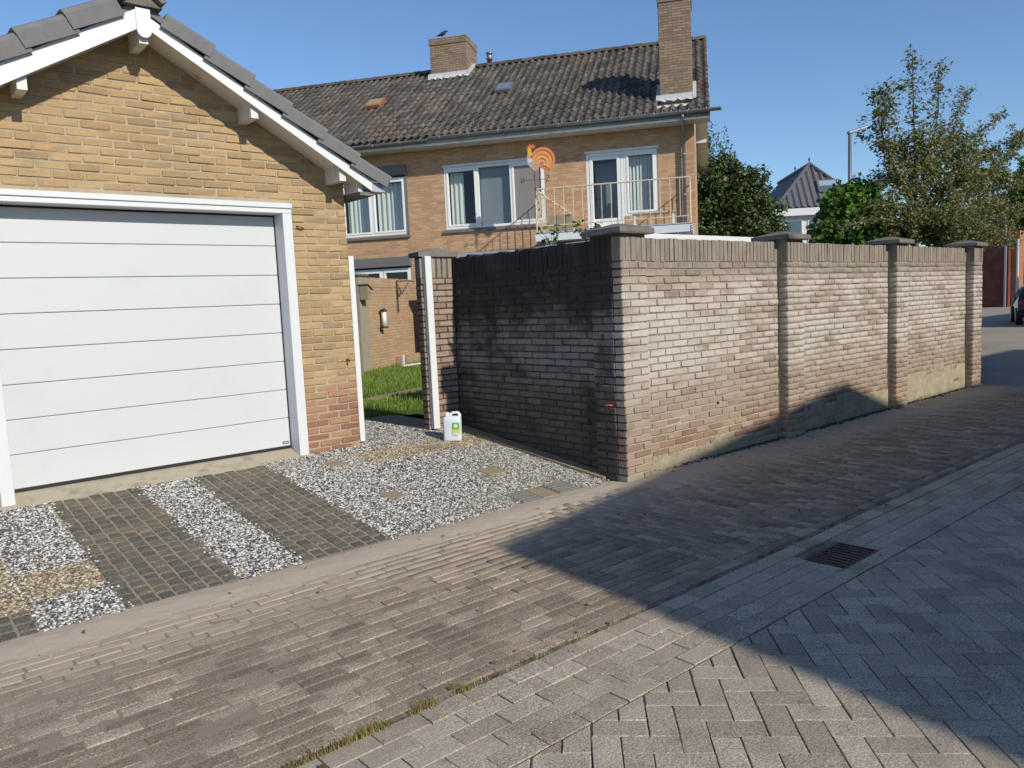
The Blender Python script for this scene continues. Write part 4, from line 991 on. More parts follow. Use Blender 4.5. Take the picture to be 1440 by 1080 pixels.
# chimneys
def chimney(c, zt, z0, nm):
    x0, x1, y0, y1 = c
    o = MB().box((x0, y0, z0), (x1, y1, zt - .2), .006).build(nm, MAT['chbrick'], house)
    MB().box((x0 - .02, y0 - .02, zt - .2), (x1 + .02, y1 + .02, zt), .01).build('chimney_crown', MAT['chbrick'], o)
    MB().box((x0 + .2, y0 + .2, zt), (x1 - .2, y1 - .2, zt + .012)).build('flue_top', MAT['rubber'], o); return o
c1 = chimney(CH1, 9.66, 7.8, 'chimney'); c2 = chimney(CH2, 8.70, 5.9, 'chimney')
def lead_(c, o, front=.16):
    x0, x1, y0, y1 = c; n = 14; zf = EZ + (y0 - front + .6) * SLO + .07
    xs = [x0 - .06 + (x1 - x0 + .12) * k / n for k in range(n + 1)]
    vs = [(x, y0 - .006, EZ + (y0 + .6) * SLO + .17) for x in xs] + [(x, y0 - .02, EZ + (y0 + .6) * SLO + .075) for x in xs] + [(x, y0 - front + random.uniform(-.03, .02), zf - .01 + .022 * math.sin(x * 31)) for x in xs]
    m_ = n + 1; MB().add(vs, [(r * m_ + i, r * m_ + i + 1, (r + 1) * m_ + i + 1, (r + 1) * m_ + i) for r in range(2) for i in range(n)]).build('lead_flashing', MAT['lead'], o)
    for xa, xb in ((x0 - .09, x0 - .006), (x1 + .006, x1 + .09)):
        ye = min(y1, RD); MB().prism([(y0 - .05, EZ + (y0 - .05 + .6) * SLO + .05), (ye, EZ + (ye + .6) * SLO + .05), (ye, EZ + (ye + .6) * SLO + .14), (y0 - .02, EZ + (y0 + .6) * SLO + .14)], 'x', xa, xb).build('lead_flashing', MAT['lead'], o)
lead_(CH1, c1, .17); lead_(CH2, c2, .10)
fp = MB().lathe([(.075, -.5), (.075, .08), (.11, .085), (.11, .10), (.085, .11), (.085, .24), (.115, .25), (.10, .29), (0, .30)], (-6.12, 4.45, RZ + .20), 14).build('flue_pipe', MAT['zinc'], house, smooth=True)
for (x, y, gl_, sc_) in ((-8.90, 1.93, 0, 1.0), (-5.08, 2.0, 1, .95)):
    T_ = RM @ Matrix.Translation((x, (y + .6) / math.cos(ra), .05))
    b_ = MB(T_); b_.box((-.24 * sc_, -.30, 0), (.24 * sc_, .30, .09), .01); sk = b_.build('skylight', plain('rust_red_frame', (.30, .10, .05), .8, .3, 20) if gl_ == 0 else MAT['zinc'], hroof)
    b_ = MB(T_); b_.box((-.20 * sc_, -.24, .09), (.20 * sc_, .25, .10)); b_.build('pane', plain('lichen_pane', (.34, .27, .12), .5) if gl_ == 0 else plain('grey_pane', (.30, .33, .36), .2, metal=.4), sk)
# windows
def member(mb, x0, x1, z0, z1, y0, y1, w, bev=.006):
    mb.box((x0, y0, z0), (x0 + w, y1, z1), bev); mb.box((x1 - w, y0, z0), (x1, y1, z1), bev)
    mb.box((x0 + w, y0, z0), (x1 - w, y1, z0 + w), bev); mb.box((x0 + w, y0, z1 - w), (x1 - w, y1, z1), bev)
def curtain_(x0, x1, z0, z1, y, parent, mat=None, amp=.025, per=.13, nm='curtain'):
    n = max(8, int((x1 - x0) / .018)); xs = [x0 + (x1 - x0) * k / n for k in range(n + 1)]; ph = random.random() * 6
    yy = [y + amp * math.sin(x / per * 6.28 + ph + .8 * math.sin(x * 5)) for x in xs]
    MB().add([(x, q, z0) for x, q in zip(xs, yy)] + [(x, q, z1) for x, q in zip(xs, yy)], [(i, i + 1, n + 2 + i, n + 1 + i) for i in range(n)]).build(nm, mat or MAT['curtain'], parent, smooth=True)
WINW = plain('window_white', (.80, .80, .78), .4, .03, 3)
def window(x0, x1, z0, z1, lights, fm=None, sill=True, top=.0):
    """lights: list of (xa, xb, sash?, backing)"""
    fm = fm or WINW
    mb = MB(); member(mb, x0 + .003, x1 - .003, z0 + .003, z1 - .003, .012, .12, .06)
    cuts = [l[1] for l in lights[:-1]]
    for c in cuts: mb.box((c - .03, .012, z0 + .06), (c + .03, .12, z1 - .06), .005)
    wo = mb.build('window', fm, house)
    for (xa, xb, sash, back) in lights:
        a = xa + (.06 if xa == x0 else .03); b = xb - (.06 if xb == x1 else .03); za, zb = z0 + .06, z1 - .06
        if sash:
            s2 = MB(); member(s2, a + .004, b - .004, za + .004, zb - .004, .0, .09, .055); s2.build('sash', fm, wo); a += .058; b -= .058; za += .058; zb -= .058
        MB().box((a, .055, za), (b, .061, zb)).build('pane', MAT['glass'], wo)
        if back == 'blind': MB().box((a, .18, za), (b, .185, zb)).build('blind', MAT['blind'], wo)
        elif back == 'screen': MB().box((a, .03, za), (b, .034, zb)).build('insect_screen', MAT['screen'], wo)
        elif back == 'curtain': curtain_(a, b, za, zb, .24, wo)
        elif back == 'half': curtain_(a, a + (b - a) * .5, za, zb, .24, wo)
        elif back == 'slats':
            k = 0; xx = a
            while xx < b - .04: MB(Matrix.Translation((xx + .045, .20, 0)) @ Matrix.Rotation(.5, 4, 'Z')).box((-.045, -.001, za), (.045, .001, zb)).build('blind_slat', MAT['curtain'], wo); xx += .088
    if sill: MB().prism([(-.06, z0 - .09), (.05, z0 - .09), (.05, z0 - .002), (-.06, z0 - .03)], 'x', x0 - .06, x1 + .06).build('sill', MAT['boxgrey'], wo)
    return wo
x0, x1, z0, z1 = W2
w2 = window(x0, x1, z0, z1, [(x0, -5.43, 1, 'half'), (-5.43, -4.55, 0, 'blind'), (-4.55, x1, 1, 'screen')])
MB().box((x0 - .02, -.03, z1 - .002), (x1 + .02, .05, z1 + .06), .006).build('head_board', MAT['white'], w2)
x0, x1, z0, z1 = W1; w1 = window(x0, x1, z0, z1 - .26, [(x0, -8.38, 1, 'curtain'), (-8.38, x1, 1, 'curtain')])
MB().box((x0, -.09, z1 - .22), (x1 + .04, .2, z1 + .03), .01).build('shutter_box', MAT['boxgrey'], w1)
mb = MB(); mb.box((x1 + .0, -.03, z0), (x1 + .045, .06, z1 - .22), .004); mb.build('shutter_guide', MAT['boxgrey'], w1); MB().box((x0 - .045, -.03, z0), (x0, .06, z1 - .22), .004).build('shutter_guide', MAT['boxgrey'], w1)
x0, x1, z0, z1 = W3; w3 = window(x0, x1, z0, z1 - .26, [(x0, -8.20, 1, 'none'), (-8.20, x1, 1, 'none')])
MB().box((x0 - .03, -.10, z1 - .23), (x1 + .03, .2, z1 + .03), .01).build('shutter_box', MAT['boxgrey'], w3)
x0, x1, z0, z1 = W4; window(x0, x1, z0, z1, [(x0, -12.1, 1, 'curtain'), (-12.1, x1, 1, 'curtain')])
x0, x1, z0, z1 = WD
dr = MB(); member(dr, x0 + .003, -1.70, z0, z1 - .003, .012, .12, .07); dro = dr.build('balcony_door', WINW, house)
s2 = MB(); member(s2, x0 + .08, -1.78, z0 + .075, z1 - .078, .0, .09, .085); s2.box((x0 + .165, .02, z0 + .16), (-1.865, .08, z0 + .36)); s2.build('sash', WINW, dro)
MB().box((x0 + .166, .06, z0 + .365), (-1.866, .068, z1 - .164)).build('pane', MAT['glass'], dro)
MB().box((x0 + .166, .5, z0 + .365), (-1.866, .505, z1 - .164)).build('blind', MAT['blind'], dro)
wf = window(-1.697, x1, 3.60, z1, [(-1.697, x1, 1, 'slats')], sill=False)
MB().box((-1.697, .0, z0), (x1, .3, 3.599)).build('infill_wall', MAT['hbrick'], house)
MB().box((x0 - .02, -.03, z1 - .002), (x1 + .03, .05, z1 + .06), .006).build('head_board', MAT['white'], dro)
# flat-roofed bay with balcony on top
ext = empty('bay_extension', HM @ Vector((-2.6, -1.0, .26)), HR, label='flat roofed ground floor extension with pale roof trim under the balcony', cat='extension'); ext['_local'] = 1
def X(v): return (v[0] + 2.6, v[1] + 1.0, v[2] - .26)
def xbox(a, b, bev=0.0): return MB().box(X(a), X(b), bev)
xbox((-5.35, -2.3, .1), (-.05, -.01, 2.66)).build('wall', MAT['hbrick'], ext)
xbox((-5.5, -2.45, 2.665), (.02, -.005, 2.78), .01).build('roof_trim', MAT['alu'], ext)
xbox((-5.4, -2.35, 2.782), (-.02, -.01, 2.80)).build('roofing', MAT['zinc'], ext)
bal = empty('balcony', HM @ Vector((-1.9, -.65, 3.03)), HR, label='white edged balcony with thin cream railing outside the upper door', cat='balcony'); bal['_local'] = 1
def bb(a, b, bev=0.0): o = Vector((-1.9, -.65, 3.03)); return MB().box(tuple(Vector(a) - o), tuple(Vector(b) - o), bev)
def bt(pts, r, n=6): o = Vector((-1.9, -.65, 3.03)); return MB().tube([tuple(Vector(p) - o) for p in pts], r, n)
BX0, BX1, BY = -3.70, -.06, -1.30
bb((BX0, BY, 3.02), (BX1, -.005, 3.20), .006).build('slab', MAT['white'], bal)
bb((BX0 - .015, BY - .015, 3.201), (BX1 + .015, -.005, 3.23), .004).build('edge_trim', MAT['alu'], bal)
bb((BX0 + .2, -1.15, 2.79), (BX0 + .4, -.2, 3.02)).build('support', MAT['white'], bal); bb((BX1 - .4, -1.15, 2.79), (BX1 - .2, -.2, 3.02)).build('support', MAT['white'], bal)
CRM = plain('cream_paint', (.66, .58, .42), .5, .1, 20, dirt=((.32, .17, .08), 9))
RYT = 4.24; ry = BY + .06
rl = bt([(BX0 + .04, ry, RYT), (BX1 - .05, ry, RYT)], .017, 8).build('top_rail', CRM, bal); bt([(BX0 + .04, ry, 3.38), (BX1 - .05, ry, 3.38)], .012).build('bottom_rail', CRM, bal)
for k in range(17):
    x = BX0 + .04 + k * (BX1 - BX0 - .09) / 16; e_ = k in (0, 16)
    bt([(x, ry, 3.23 if e_ or k % 4 == 0 else 3.38), (x, ry, RYT)], .018 if e_ else .009).build('baluster', CRM, bal)
for xs in (BX0 + .04, BX1 - .05):
    bt([(xs, ry, RYT), (xs, -.01, RYT)], .015).build('top_rail', CRM, bal)
    for k in range(1, 9): bt([(xs, ry + k * .135, 3.25), (xs, ry + k * .135, RYT)], .009).build('baluster', CRM, bal)
bt([(BX0 + .05, ry + .03, RYT - .02), (BX0 + .85, ry + .12, 3.62)], .016).build('stay', CRM, bal)
bb((BX0 + .3, ry + .15, 3.24), (BX0 + .86, ry + .17, 3.62)).build('lattice_panel', MAT['wood'], bal)
for k in range(6): bt([(BX1 + .02 + .03 * math.cos(a), BY - .03, 3.16 - k * .055 + .03 * math.sin(a)) for a in [q * math.pi / 4 for q in range(9)]], .008).build('chain_link', MAT['white'], bal)
def hobj(name, p, label, cat, rz=0): o = empty(name, HM @ Vector(p), HR + rz, label=label, cat=cat); o['_local'] = 1; return o
bx_ = hobj('wooden_bench', (-.95, -.7, 3.23), 'low pale wooden bench standing on the balcony', 'bench')
for y in (-.16, 0, .16): MB().box((-.5, y - .06, .30), (.5, y + .06, .325), .004).build('seat_slat', plain('pale_wood', (.55, .45, .32), .7, .15, 20), bx_)
for x in (-.44, .44):
    for y in (-.16, .16): MB().box((x - .025, y - .025, 0), (x + .025, y + .025, .30), .004).build('leg', MAT['offwhite'], bx_)
# rooster weathervane on the balcony corner post
rv = hobj('weathervane', (BX0 + .045, ry - .02, RYT), 'orange and yellow metal rooster weathervane on the balcony railing', 'weathervane'); 
mb = MB(); mb.tube([(0, 0, -.2), (0, 0, .42)], .012, 6); mb.tube([(-.27, 0, .22), (.3, 0, .22)], .006, 6); mb.lathe([(.03, 0), (.03, .02), (.012, .03)], (0, 0, 0), 8); mb.lathe([(.022, .30), (.022, .33)], (0, 0, 0), 8); mb.build('pole', MAT['rust'], rv)
def plate(poly, mat, nm, y=0.0, t=.008, parent=rv): return MB().prism(poly, 'y', y - t / 2, y + t / 2).build(nm, mat, parent)
RB = (.0, .42)
def rp(l): return [(RB[0] + x, RB[1] + z) for x, z in l]
def vpaint(nm, c): return plain(nm, c, .45, .12, 25)
def crescent(r0, r1, cx, cz, a0, a1, n=14):
    return [(cx + r1 * math.cos(math.radians(a0 + (a1 - a0) * k / n)), cz + r1 * math.sin(math.radians(a0 + (a1 - a0) * k / n))) for k in range(n + 1)] + [(cx + r0 * math.cos(math.radians(a1 - (a1 - a0) * k / n)), cz + r0 * math.sin(math.radians(a1 - (a1 - a0) * k / n))) for k in range(n + 1)]
plate(rp([(.02, .0), (-.05, .05), (-.13, .13), (-.17, .22), (-.17, .33), (-.13, .40), (-.04, .36), (.03, .26), (.09, .20), (.13, .12), (.08, .05)]), vpaint('breast_orange', (.60, .36, .20)), 'body')
plate(rp([(-.05, .06), (-.13, .13), (-.17, .22), (-.17, .33), (-.13, .36), (-.10, .24), (-.06, .14)]), vpaint('breast_grey', (.42, .42, .44)), 'breast', -.004)
plate(rp([(-.10 + .055 * math.cos(a), .25 + .045 * math.sin(a)) for a in [k * math.pi / 8 for k in range(16)]]), MAT['white'], 'breast_badge', -.006)
plate(rp([(-.165, .33), (-.15, .43), (-.145, .52), (-.115, .56), (-.07, .555), (-.06, .50), (-.05, .44), (-.02, .38), (-.06, .34)]), vpaint('neck_yellow', (.80, .42, .05)), 'neck', .001)
plate(rp([(-.145, .52), (-.19, .515), (-.15, .50)]), vpaint('beak_yellow', (.75, .5, .1)), 'beak', .002)
plate(rp([(-.15, .545), (-.155, .60), (-.115, .59), (-.10, .635), (-.06, .60), (-.01, .625), (.0, .585), (.04, .59), (.03, .55), (-.02, .52), (-.07, .545)]), vpaint('comb_red', (.78, .15, .05)), 'comb', .002)
plate(rp([(-.145, .50), (-.165, .45), (-.135, .44), (-.125, .48)]), vpaint('comb_red2', (.75, .13, .05)), 'wattle', .003)
for k, (r1, c) in enumerate(((.30, (.74, .25, .10)), (.235, (.80, .33, .10)), (.17, (.82, .40, .13)), (.11, (.78, .36, .2)))):
    plate(rp(crescent(r1 - .058, r1, .20 - .01 * k, .235 - .03 * k, -55 + 8 * k, 165)), vpaint('tail_%d' % k, c), 'tail_feather', .006 * (k % 2))
plate(rp([(.02, .16)] + [(.185 + .265 * math.cos(math.radians(a)), .205 + .30 * math.sin(math.radians(a))) for a in range(-60, 171, 15)]), vpaint('tail_base', (.62, .22, .07)), 'tail_base', .012)
plate(rp([(.0, .03), (.09, .02), (.11, .12), (.05, .16)]), vpaint('thigh', (.6, .3, .15)), 'thigh', .001)
def bar(p, q, w=.008): 
    b_ = MB(); b_.tube([(p[0], 0, p[1]), (q[0], 0, q[1])], w, 5); return b_
for nm, segs_ in (('letter_n', (((-.33, .16), (-.33, .28)), ((-.33, .16), (-.26, .28)), ((-.26, .16), (-.26, .28)))), ('letter_z', (((.27, .29), (.345, .29)), ((.345, .29), (.27, .17)), ((.27, .17), (.345, .17))))):
    b_ = MB()
    for p, q in segs_: b_.tube([(p[0], 0, p[1]), (q[0], 0, q[1])], .008, 5)
    b_.build('compass_letter', MAT['darkmetal'], rv)
# dark cut-out rooster standing inside the balcony door
rs = hobj('rooster_silhouette', (-2.20, .075, 3.60), 'dark metal rooster figure behind the balcony door glass', 'figure'); 
plate([(-.22, 0), (-.24, .22), (-.20, .34), (-.13, .33), (-.10, .22), (.0, .14), (.04, .26), (.12, .36), (.2, .34), (.24, .24), (.2, .06), (.12, .0)], MAT['darkmetal'], 'figure', .0, .01, rs)
# jackdaw on the chimney
bd = hobj('bird', (-7.35, 3.66, 9.66), 'black bird perched on the broad roof chimney', 'bird', .4)
b_ = MB(); b_.tube([(-.17, 0, .05), (-.09, 0, .075), (-.02, 0, .10), (.05, 0, .135), (.085, 0, .175), (.115, 0, .195), (.145, 0, .19), (.185, 0, .182)], [.012, .03, .055, .058, .04, .036, .022, .003], 8); b_.tube([(.0, .018, .07), (.0, .018, 0)], .006, 5); b_.tube([(.02, -.018, .07), (.02, -.018, 0)], .006, 5); b_.build('body', MAT['black'], bd, smooth=True)
# white-trimmed shed roof just behind the long wall
sh = empty('garden_shed', (7.45, 5.5, .26), label='low shed with a white roof edge showing over the long wall', cat='shed')
MB().box((6.3, 5.22, .26), (8.6, 6.6, 2.12)).build('wall', MAT['offwhite'], sh); MB().box((6.15, 5.1, 2.121), (8.55, 6.75, 2.215), .006).build('roof_edge', MAT['white'], sh)

# ------------------------------------------------------------------ plants
def leaf_mesh(name, P, size, mat, parent, asp=.45, droop=.3, updir=.6, smooth=False):
    """P: n x 3 leaf positions; each leaf is a small folded blade"""
    V = np.array([(0, 0, 0), (.5, .35, .10), (.42, .75, .06), (0, 1, -.12), (-.42, .75, .06), (-.5, .35, .10), (0, .5, 0)]) * np.array((asp * 2, 1, 1))
    Lp = np.array([0, 1, 6, 1, 2, 6, 2, 3, 6, 3, 4, 6, 4, 5, 6, 5, 0, 6]); tt = np.full(6, 3)
    n = len(P); sz = RNG.uniform(.65, 1.2, n) * size
    d = RNG.normal(0, 1, (n, 3)); d[:, 2] = d[:, 2] * .6 - droop; d /= np.linalg.norm(d, axis=1)[:, None]
    up = RNG.normal(0, 1, (n, 3)) * (1 - updir) + np.array((0, -.75, .8)) * updir * 1.5
    x = np.cross(d, up); x /= np.linalg.norm(x, axis=1)[:, None] + 1e-9; z = np.cross(x, d)
    A = np.zeros((n, 4, 4)); A[:, :3, 0] = x * sz[:, None]; A[:, :3, 1] = d * sz[:, None]; A[:, :3, 2] = z * sz[:, None]; A[:, :3, 3] = P; A[:, 3, 3] = 1
    return stamp(name, V, Lp, tt, A, mat, parent, kind=None)
def spline(pts, n):
    pts = [np.array(p, float) for p in pts]; out = []
    P = [2 * pts[0] - pts[1]] + pts + [2 * pts[-1] - pts[-2]]
    for i in range(1, len(P) - 2):
        for k in range(n):
            t = k / n; a, b, c, d = P[i - 1], P[i], P[i + 1], P[i + 2]
            out.append(.5 * (2 * b + (c - a) * t + (2 * a - 5 * b + 4 * c - d) * t * t + (3 * b - a - 3 * c + d) * t ** 3))
    return out + [pts[-1]]
# pear tree behind the long wall
pear = empty('pear_tree', (14.8, 6.0, .26), label='tall sparse pear tree with upright shoots behind the long wall', cat='tree')
shoots = [([(1295, 330), (1330, 337), (1372, 346)], 6.4, 1.6), ([(1290, 332), (1262, 337), (1238, 346)], 6.4, 1.6), ([(1300, 326), (1375, 328), (1425, 344)], 6.5, 1.6), ([(1290, 334), (1310, 338), (1330, 350)], 5.9, 1.5), ([(1300, 322), (1345, 318), (1395, 332)], 5.9, 1.6), ([(1290, 322), (1262, 318), (1236, 332)], 6.2, 1.5), ([(1296, 312), (1338, 240), (1362, 205)], 5.7, 1.5), ([(1330, 300), (1385, 285), (1430, 300)], 6.3, 1.6), ([(1292, 300), (1275, 235), (1262, 205)], 6.1, 1.1), ([(1289, 335), (1287, 250), (1285, 165), (1283, 78)], 6.0, .9), ([(1292, 332), (1304, 235), (1318, 165), (1321, 92)], 6.2, .9), ([(1286, 310), (1262, 245), (1240, 185), (1249, 133)], 5.9, 1.25),
          ([(1295, 300), (1342, 216), (1384, 182), (1410, 160)], 6.1, .55), ([(1292, 290), (1312, 215), (1343, 165), (1361, 126)], 6.4, .7), ([(1300, 320), (1358, 270), (1412, 225), (1438, 188)], 6.0, 1.5),
          ([(1300, 326), (1368, 300), (1425, 318)], 5.7, .8), ([(1286, 322), (1235, 308), (1178, 322)], 5.6, .45), ([(1290, 310), (1335, 262), (1378, 250)], 5.5, 1.7), ([(1292, 318), (1330, 300), (1372, 322)], 5.6, 1.6),
          ([(1288, 300), (1270, 262), (1248, 250)], 6.3, 1.2), ([(1295, 290), (1325, 222), (1340, 190)], 6.5, 1.6), ([(1300, 300), (1365, 232), (1392, 215)], 6.6, 1.5), ([(1290, 326), (1318, 315), (1345, 335)], 5.5, 1.4), ([(1296, 305), (1350, 280), (1415, 262)], 6.3, 1.6),
          ([(1288, 328), (1270, 300), (1240, 290)], 5.7, 1.2), ([(1292, 300), (1300, 240), (1296, 190)], 5.8, 1.2), ([(1340, 285), (1400, 250), (1432, 262)], 5.9, 1.4)]
tk = MB(); tk.tube([(14.8, 6.0, .2), (14.82, 6.02, 1.2), (14.8, 6.0, 2.3), at_y(1289, 300, 6.0)], [.075, .065, .055, .045], 9)
tk.build('trunk', BARK, pear, smooth=True); LP = []
br = MB()
for pts, yy, dn in shoots:
    k = len(pts); P3 = [np.array(at_y(p[0], p[1], 6.0 + (yy - 6.0) * (i / (k - 1)) ** .7)) for i, p in enumerate(pts)]
    C = spline(P3, 8); m_ = len(C); br.tube(C, [.022 * (1 - .85 * i / m_) + .003 for i in range(m_)], 6)
    for i in range(m_):
        f = i / m_; nleaf = int(dn * (36 if f > .25 else 22))
        for _ in range(4 if dn > 1 else 2):
            if f < .2: continue
            dv = RNG.normal(0, 1, 3); dv[2] = abs(dv[2]) * .6; dv /= np.linalg.norm(dv); e_ = C[i] + dv * RNG.uniform(.08, .30) * min(1.2, dn)
            br.tube([C[i], (C[i] + e_) / 2 + RNG.normal(0, .015, 3), e_], [.005, .004, .002], 4, False)
            LP.append(e_ + RNG.normal(0, .05, (int(nleaf * .42), 3)))
        LP.append(C[i] + RNG.normal(0, .055, (nleaf // 2, 3)))
br.build('branch', BARK, pear, smooth=True); leaf_mesh('crown', np.concatenate(LP), .066, PEAR, pear, .24, .35, .4)

def crown(lumps, n, thick=.35):
    """positions near the surface of overlapping uneven lumps ((centre), radii)"""
    out = []
    vol = np.array([l[1][0] * l[1][1] + l[1][0] * l[1][2] for l in lumps]); vol = vol / vol.sum()
    for (c, r), v in zip(lumps, vol):
        k = int(n * v); d = RNG.normal(0, 1, (k, 3)); d /= np.linalg.norm(d, axis=1)[:, None]
        ph = RNG.uniform(0, 6, 3)
        wob = 1 + .13 * np.sin(d[:, 0] * 7 + ph[0]) + .13 * np.sin(d[:, 1] * 8 + ph[1]) + .12 * np.sin(d[:, 2] * 9 + ph[2])
        rr = (1 - thick * RNG.random(k) ** 1.6) * wob
        out.append(np.array(c) + d * rr[:, None] * np.array(r))
    return np.concatenate(out)
def tree(name, label, base, zt, lumps, n, size, mat, asp=.4, trunk_r=.14, group=None, updir=.5, droop=.25):
    t = empty(name, base, label=label, cat='tree' if 'tree' in name else 'shrub', group=group)
    tb = MB(); b0 = Vector(base); top = Vector((base[0], base[1], zt)); tb.tube([b0 - Vector((0, 0, .1)), b0.lerp(top, .5) + Vector((.05, .03, 0)), top], [trunk_r, trunk_r * .8, trunk_r * .5], 8)
    for c, r in lumps: tb.tube([b0.lerp(top, .6), (b0.lerp(top, .8) + Vector(c)) / 2 + Vector((0, 0, .1)), Vector(c)], [trunk_r * .5, trunk_r * .35, trunk_r * .12], 6)
    tb.build('trunk', BARK, t, smooth=True)
    leaf_mesh('crown', crown(lumps, n), size, mat, t, asp, droop, updir); return t
vb = at_y(1200, 300, 6.6)
L_ = [((vb.x + dx, vb.y + dy, vb.z + dz), (r, r, r * .9)) for dx, dy, dz, r in ((0, 0, -.1, .5), (-.42, .1, -.3, .42), (.4, 0, -.15, .45), (.1, -.05, .28, .36), (-.2, .1, .2, .36), (.5, .1, .16, .34), (-.52, .0, -.72, .36), (0, 0, -.7, .55), (.55, 0, -.7, .4), (-.35, 0, .05, .3), (.85, .1, -.2, .42), (.95, .1, -.7, .4), (-.72, 0, -.45, .34))]
tree('vine_shrub', 'bright green leafy vine mound showing over the wall beside the pear tree', (vb.x, vb.y, .26), vb.z - .3, L_, 9500, .088, VINE, .5, .05, updir=.45, droop=.5)
db = at_d(1034, 285, 27)
L_ = [((db.x + dx * .80 , db.y - dx * .62 + dy, db.z + dz), (r, r, r)) for dx, dy, dz, r in ((0, 0, 0, 1.15), (-.55, .2, .65, .85), (.35, 0, .45, .8), (.75, 0, -.55, .85), (-.75, 0, -.5, 1.0), (1.15, 0, -1.1, .6), (0, 0, -1.2, 1.3), (-.35, 0, 1.15, .55))]
tree('broadleaf_tree', 'dense dark green tree standing beside the house gable', (db.x, db.y, .2), db.z - .6, L_, 22000, .115, DARKL, .4, .16)
bb_ = at_d(984, 205, 33)
bt_ = empty('birch_tree', (bb_.x, bb_.y, 0), label='pale drooping birch showing behind the house corner', cat='tree')
MB().tube([(bb_.x, bb_.y, 0), (bb_.x, bb_.y, 5), (bb_.x + .1, bb_.y, bb_.z + 1)], [.16, .12, .04], 8).build('trunk', plain('birch_bark', (.5, .48, .44), .8, .3, 8), bt_, smooth=True)
LP = []
for k in range(75):
    a = RNG.uniform(0, 6.28); r = RNG.uniform(.2, 1.25) ; s0 = np.array((bb_.x + r * math.cos(a), bb_.y + r * math.sin(a), bb_.z + RNG.uniform(.1, 1.0) * (1.3 - r * .5)))
    for q in range(40): LP.append(s0 + np.array((.012 * q * math.cos(a), .012 * q * math.sin(a), -.062 * q)) + RNG.normal(0, .05, 3))
leaf_mesh('crown', np.array(LP), .10, BIRCH, bt_, .35, 1.0, .2)
rb_ = at_d(1466, 268, 30)
L_ = [((rb_.x + dx * .77, rb_.y - dx * .64, rb_.z + dz), (r, r, r)) for dx, dz, r in ((0, 0, 1.0), (-.6, -.3, .7), (-.3, .7, .7), (.6, .4, .9), (-.75, -.95, .5), (.2, -.8, .9))]
tree('broadleaf_tree', 'deep green street tree in front of the orange brick building', (rb_.x, rb_.y, 0), rb_.z - .5, L_, 12000, .13, VINE, .45, .13)
def sprig(name, label, base, h, n, mat=VINE):
    t = empty(name, base, label=label, cat='plant'); st = MB(); P = []
    for k in range(n):
        a = random.uniform(0, 6.28); tip = Vector(base) + Vector((math.cos(a) * h * .6, math.sin(a) * h * .6, h * random.uniform(.6, 1)))
        mid = Vector(base).lerp(tip, .5) + Vector((0, 0, h * .15)); st.tube([base, mid, tip], [.003, .0025, .001], 5)
        for f in (.45, .65, .8, .92, 1.0): P.append(np.array(Vector(base).lerp(tip, f)) + RNG.normal(0, .014, 3) + np.array((0, 0, .1 * h)))
    st.build('stem', BARK, t); leaf_mesh('leaves', np.array(P), .055, mat, t, .35, .3, .6)
def at_x(px, py, x): d = ray((px, py)); return Vector(CAM + d * (x / d[0]))
b_ = at_x(777, 348, 5.1); sprig('weed_sprig', 'thin weed sprig growing at the middle of the sooty wall top', (b_.x, b_.y, 2.06), .20, 5)
b_ = at_x(827, 338, 5.1); sprig('weed_sprig', 'bushier weed sprig growing beside the corner pillar cap', (b_.x, b_.y, 2.06), .19, 9)
# dry weeds in the gutter joint
wp = []; wp2 = []
for px, py, sp, n in ((440, 1062, .05, 110), (478, 1042, .07, 260), (512, 1030, .05, 240), (535, 1022, .03, 160), (590, 997, .05, 190), (606, 990, .03, 150), (655, 972, .035, 170), (700, 950, .09, 60), (770, 915, .12, 50), (840, 885, .1, 60), (410, 1078, .06, 120)):
    c = at_z(px, py, 0)
    for _ in range(n): (wp if random.random() < .86 else wp2).append((c.x + random.gauss(0, sp * (.5 if n > 100 else 1)), 2.472 + random.gauss(0, .014), -.008))
for _ in range(110): wp.append((random.uniform(.8, 3.6), 2.472 + random.gauss(0, .006), -.010))
for _ in range(120): wp.append((random.uniform(3.6, 9), 2.474 + random.gauss(0, .006), -.010))
blades(np.array(wp), .008, .040, .0035, DRYGRASS, 'dry_weeds', label='dry weeds rooted in the gutter joint', cat='weeds')
blades(np.array(wp2), .015, .045, .0035, GRASS, 'green_weeds', label='green grass tufts rooted in the gutter joint', cat='weeds')
# loose grit on the paving
gm = []
for k in range(1100):
    x = random.uniform(-1, 8); y = random.choice((random.uniform(1.9, 4.4), random.gauss(4.3, .12), random.gauss(2.2, .15))); s = random.uniform(.001, .0028) * (2.4 if random.random() < .02 else 1)
    gm.append(np.array(Matrix.Translation((x, y, .002)) @ Matrix.Rotation(random.uniform(0, 6), 4, 'Z') @ Matrix.Diagonal((s * 1.4, s, s, 1))))
tag(stamp('grit', pv, pL, pT, gm, gp.m), 'loose grit scattered over the street paving', 'grit')

lf = []
for _ in range(70):
    x = random.uniform(-.6, 9); y = random.choice((random.gauss(2.47, .05), random.uniform(2.2, 4.35), random.gauss(4.32, .08))); lf.append((x, y, .006))
DEADL = m_leaf('dead_leaves', [(0, (.10, .05, .025)), (.5, (.20, .11, .05)), (1, (.30, .19, .09))], .1, .8)
lo = leaf_mesh('fallen_leaves', np.array(lf), .030, DEADL, None, .3, 0.0, 1.0); tag(lo, 'small dead leaves scattered on the street paving', 'leaves', kind='stuff')
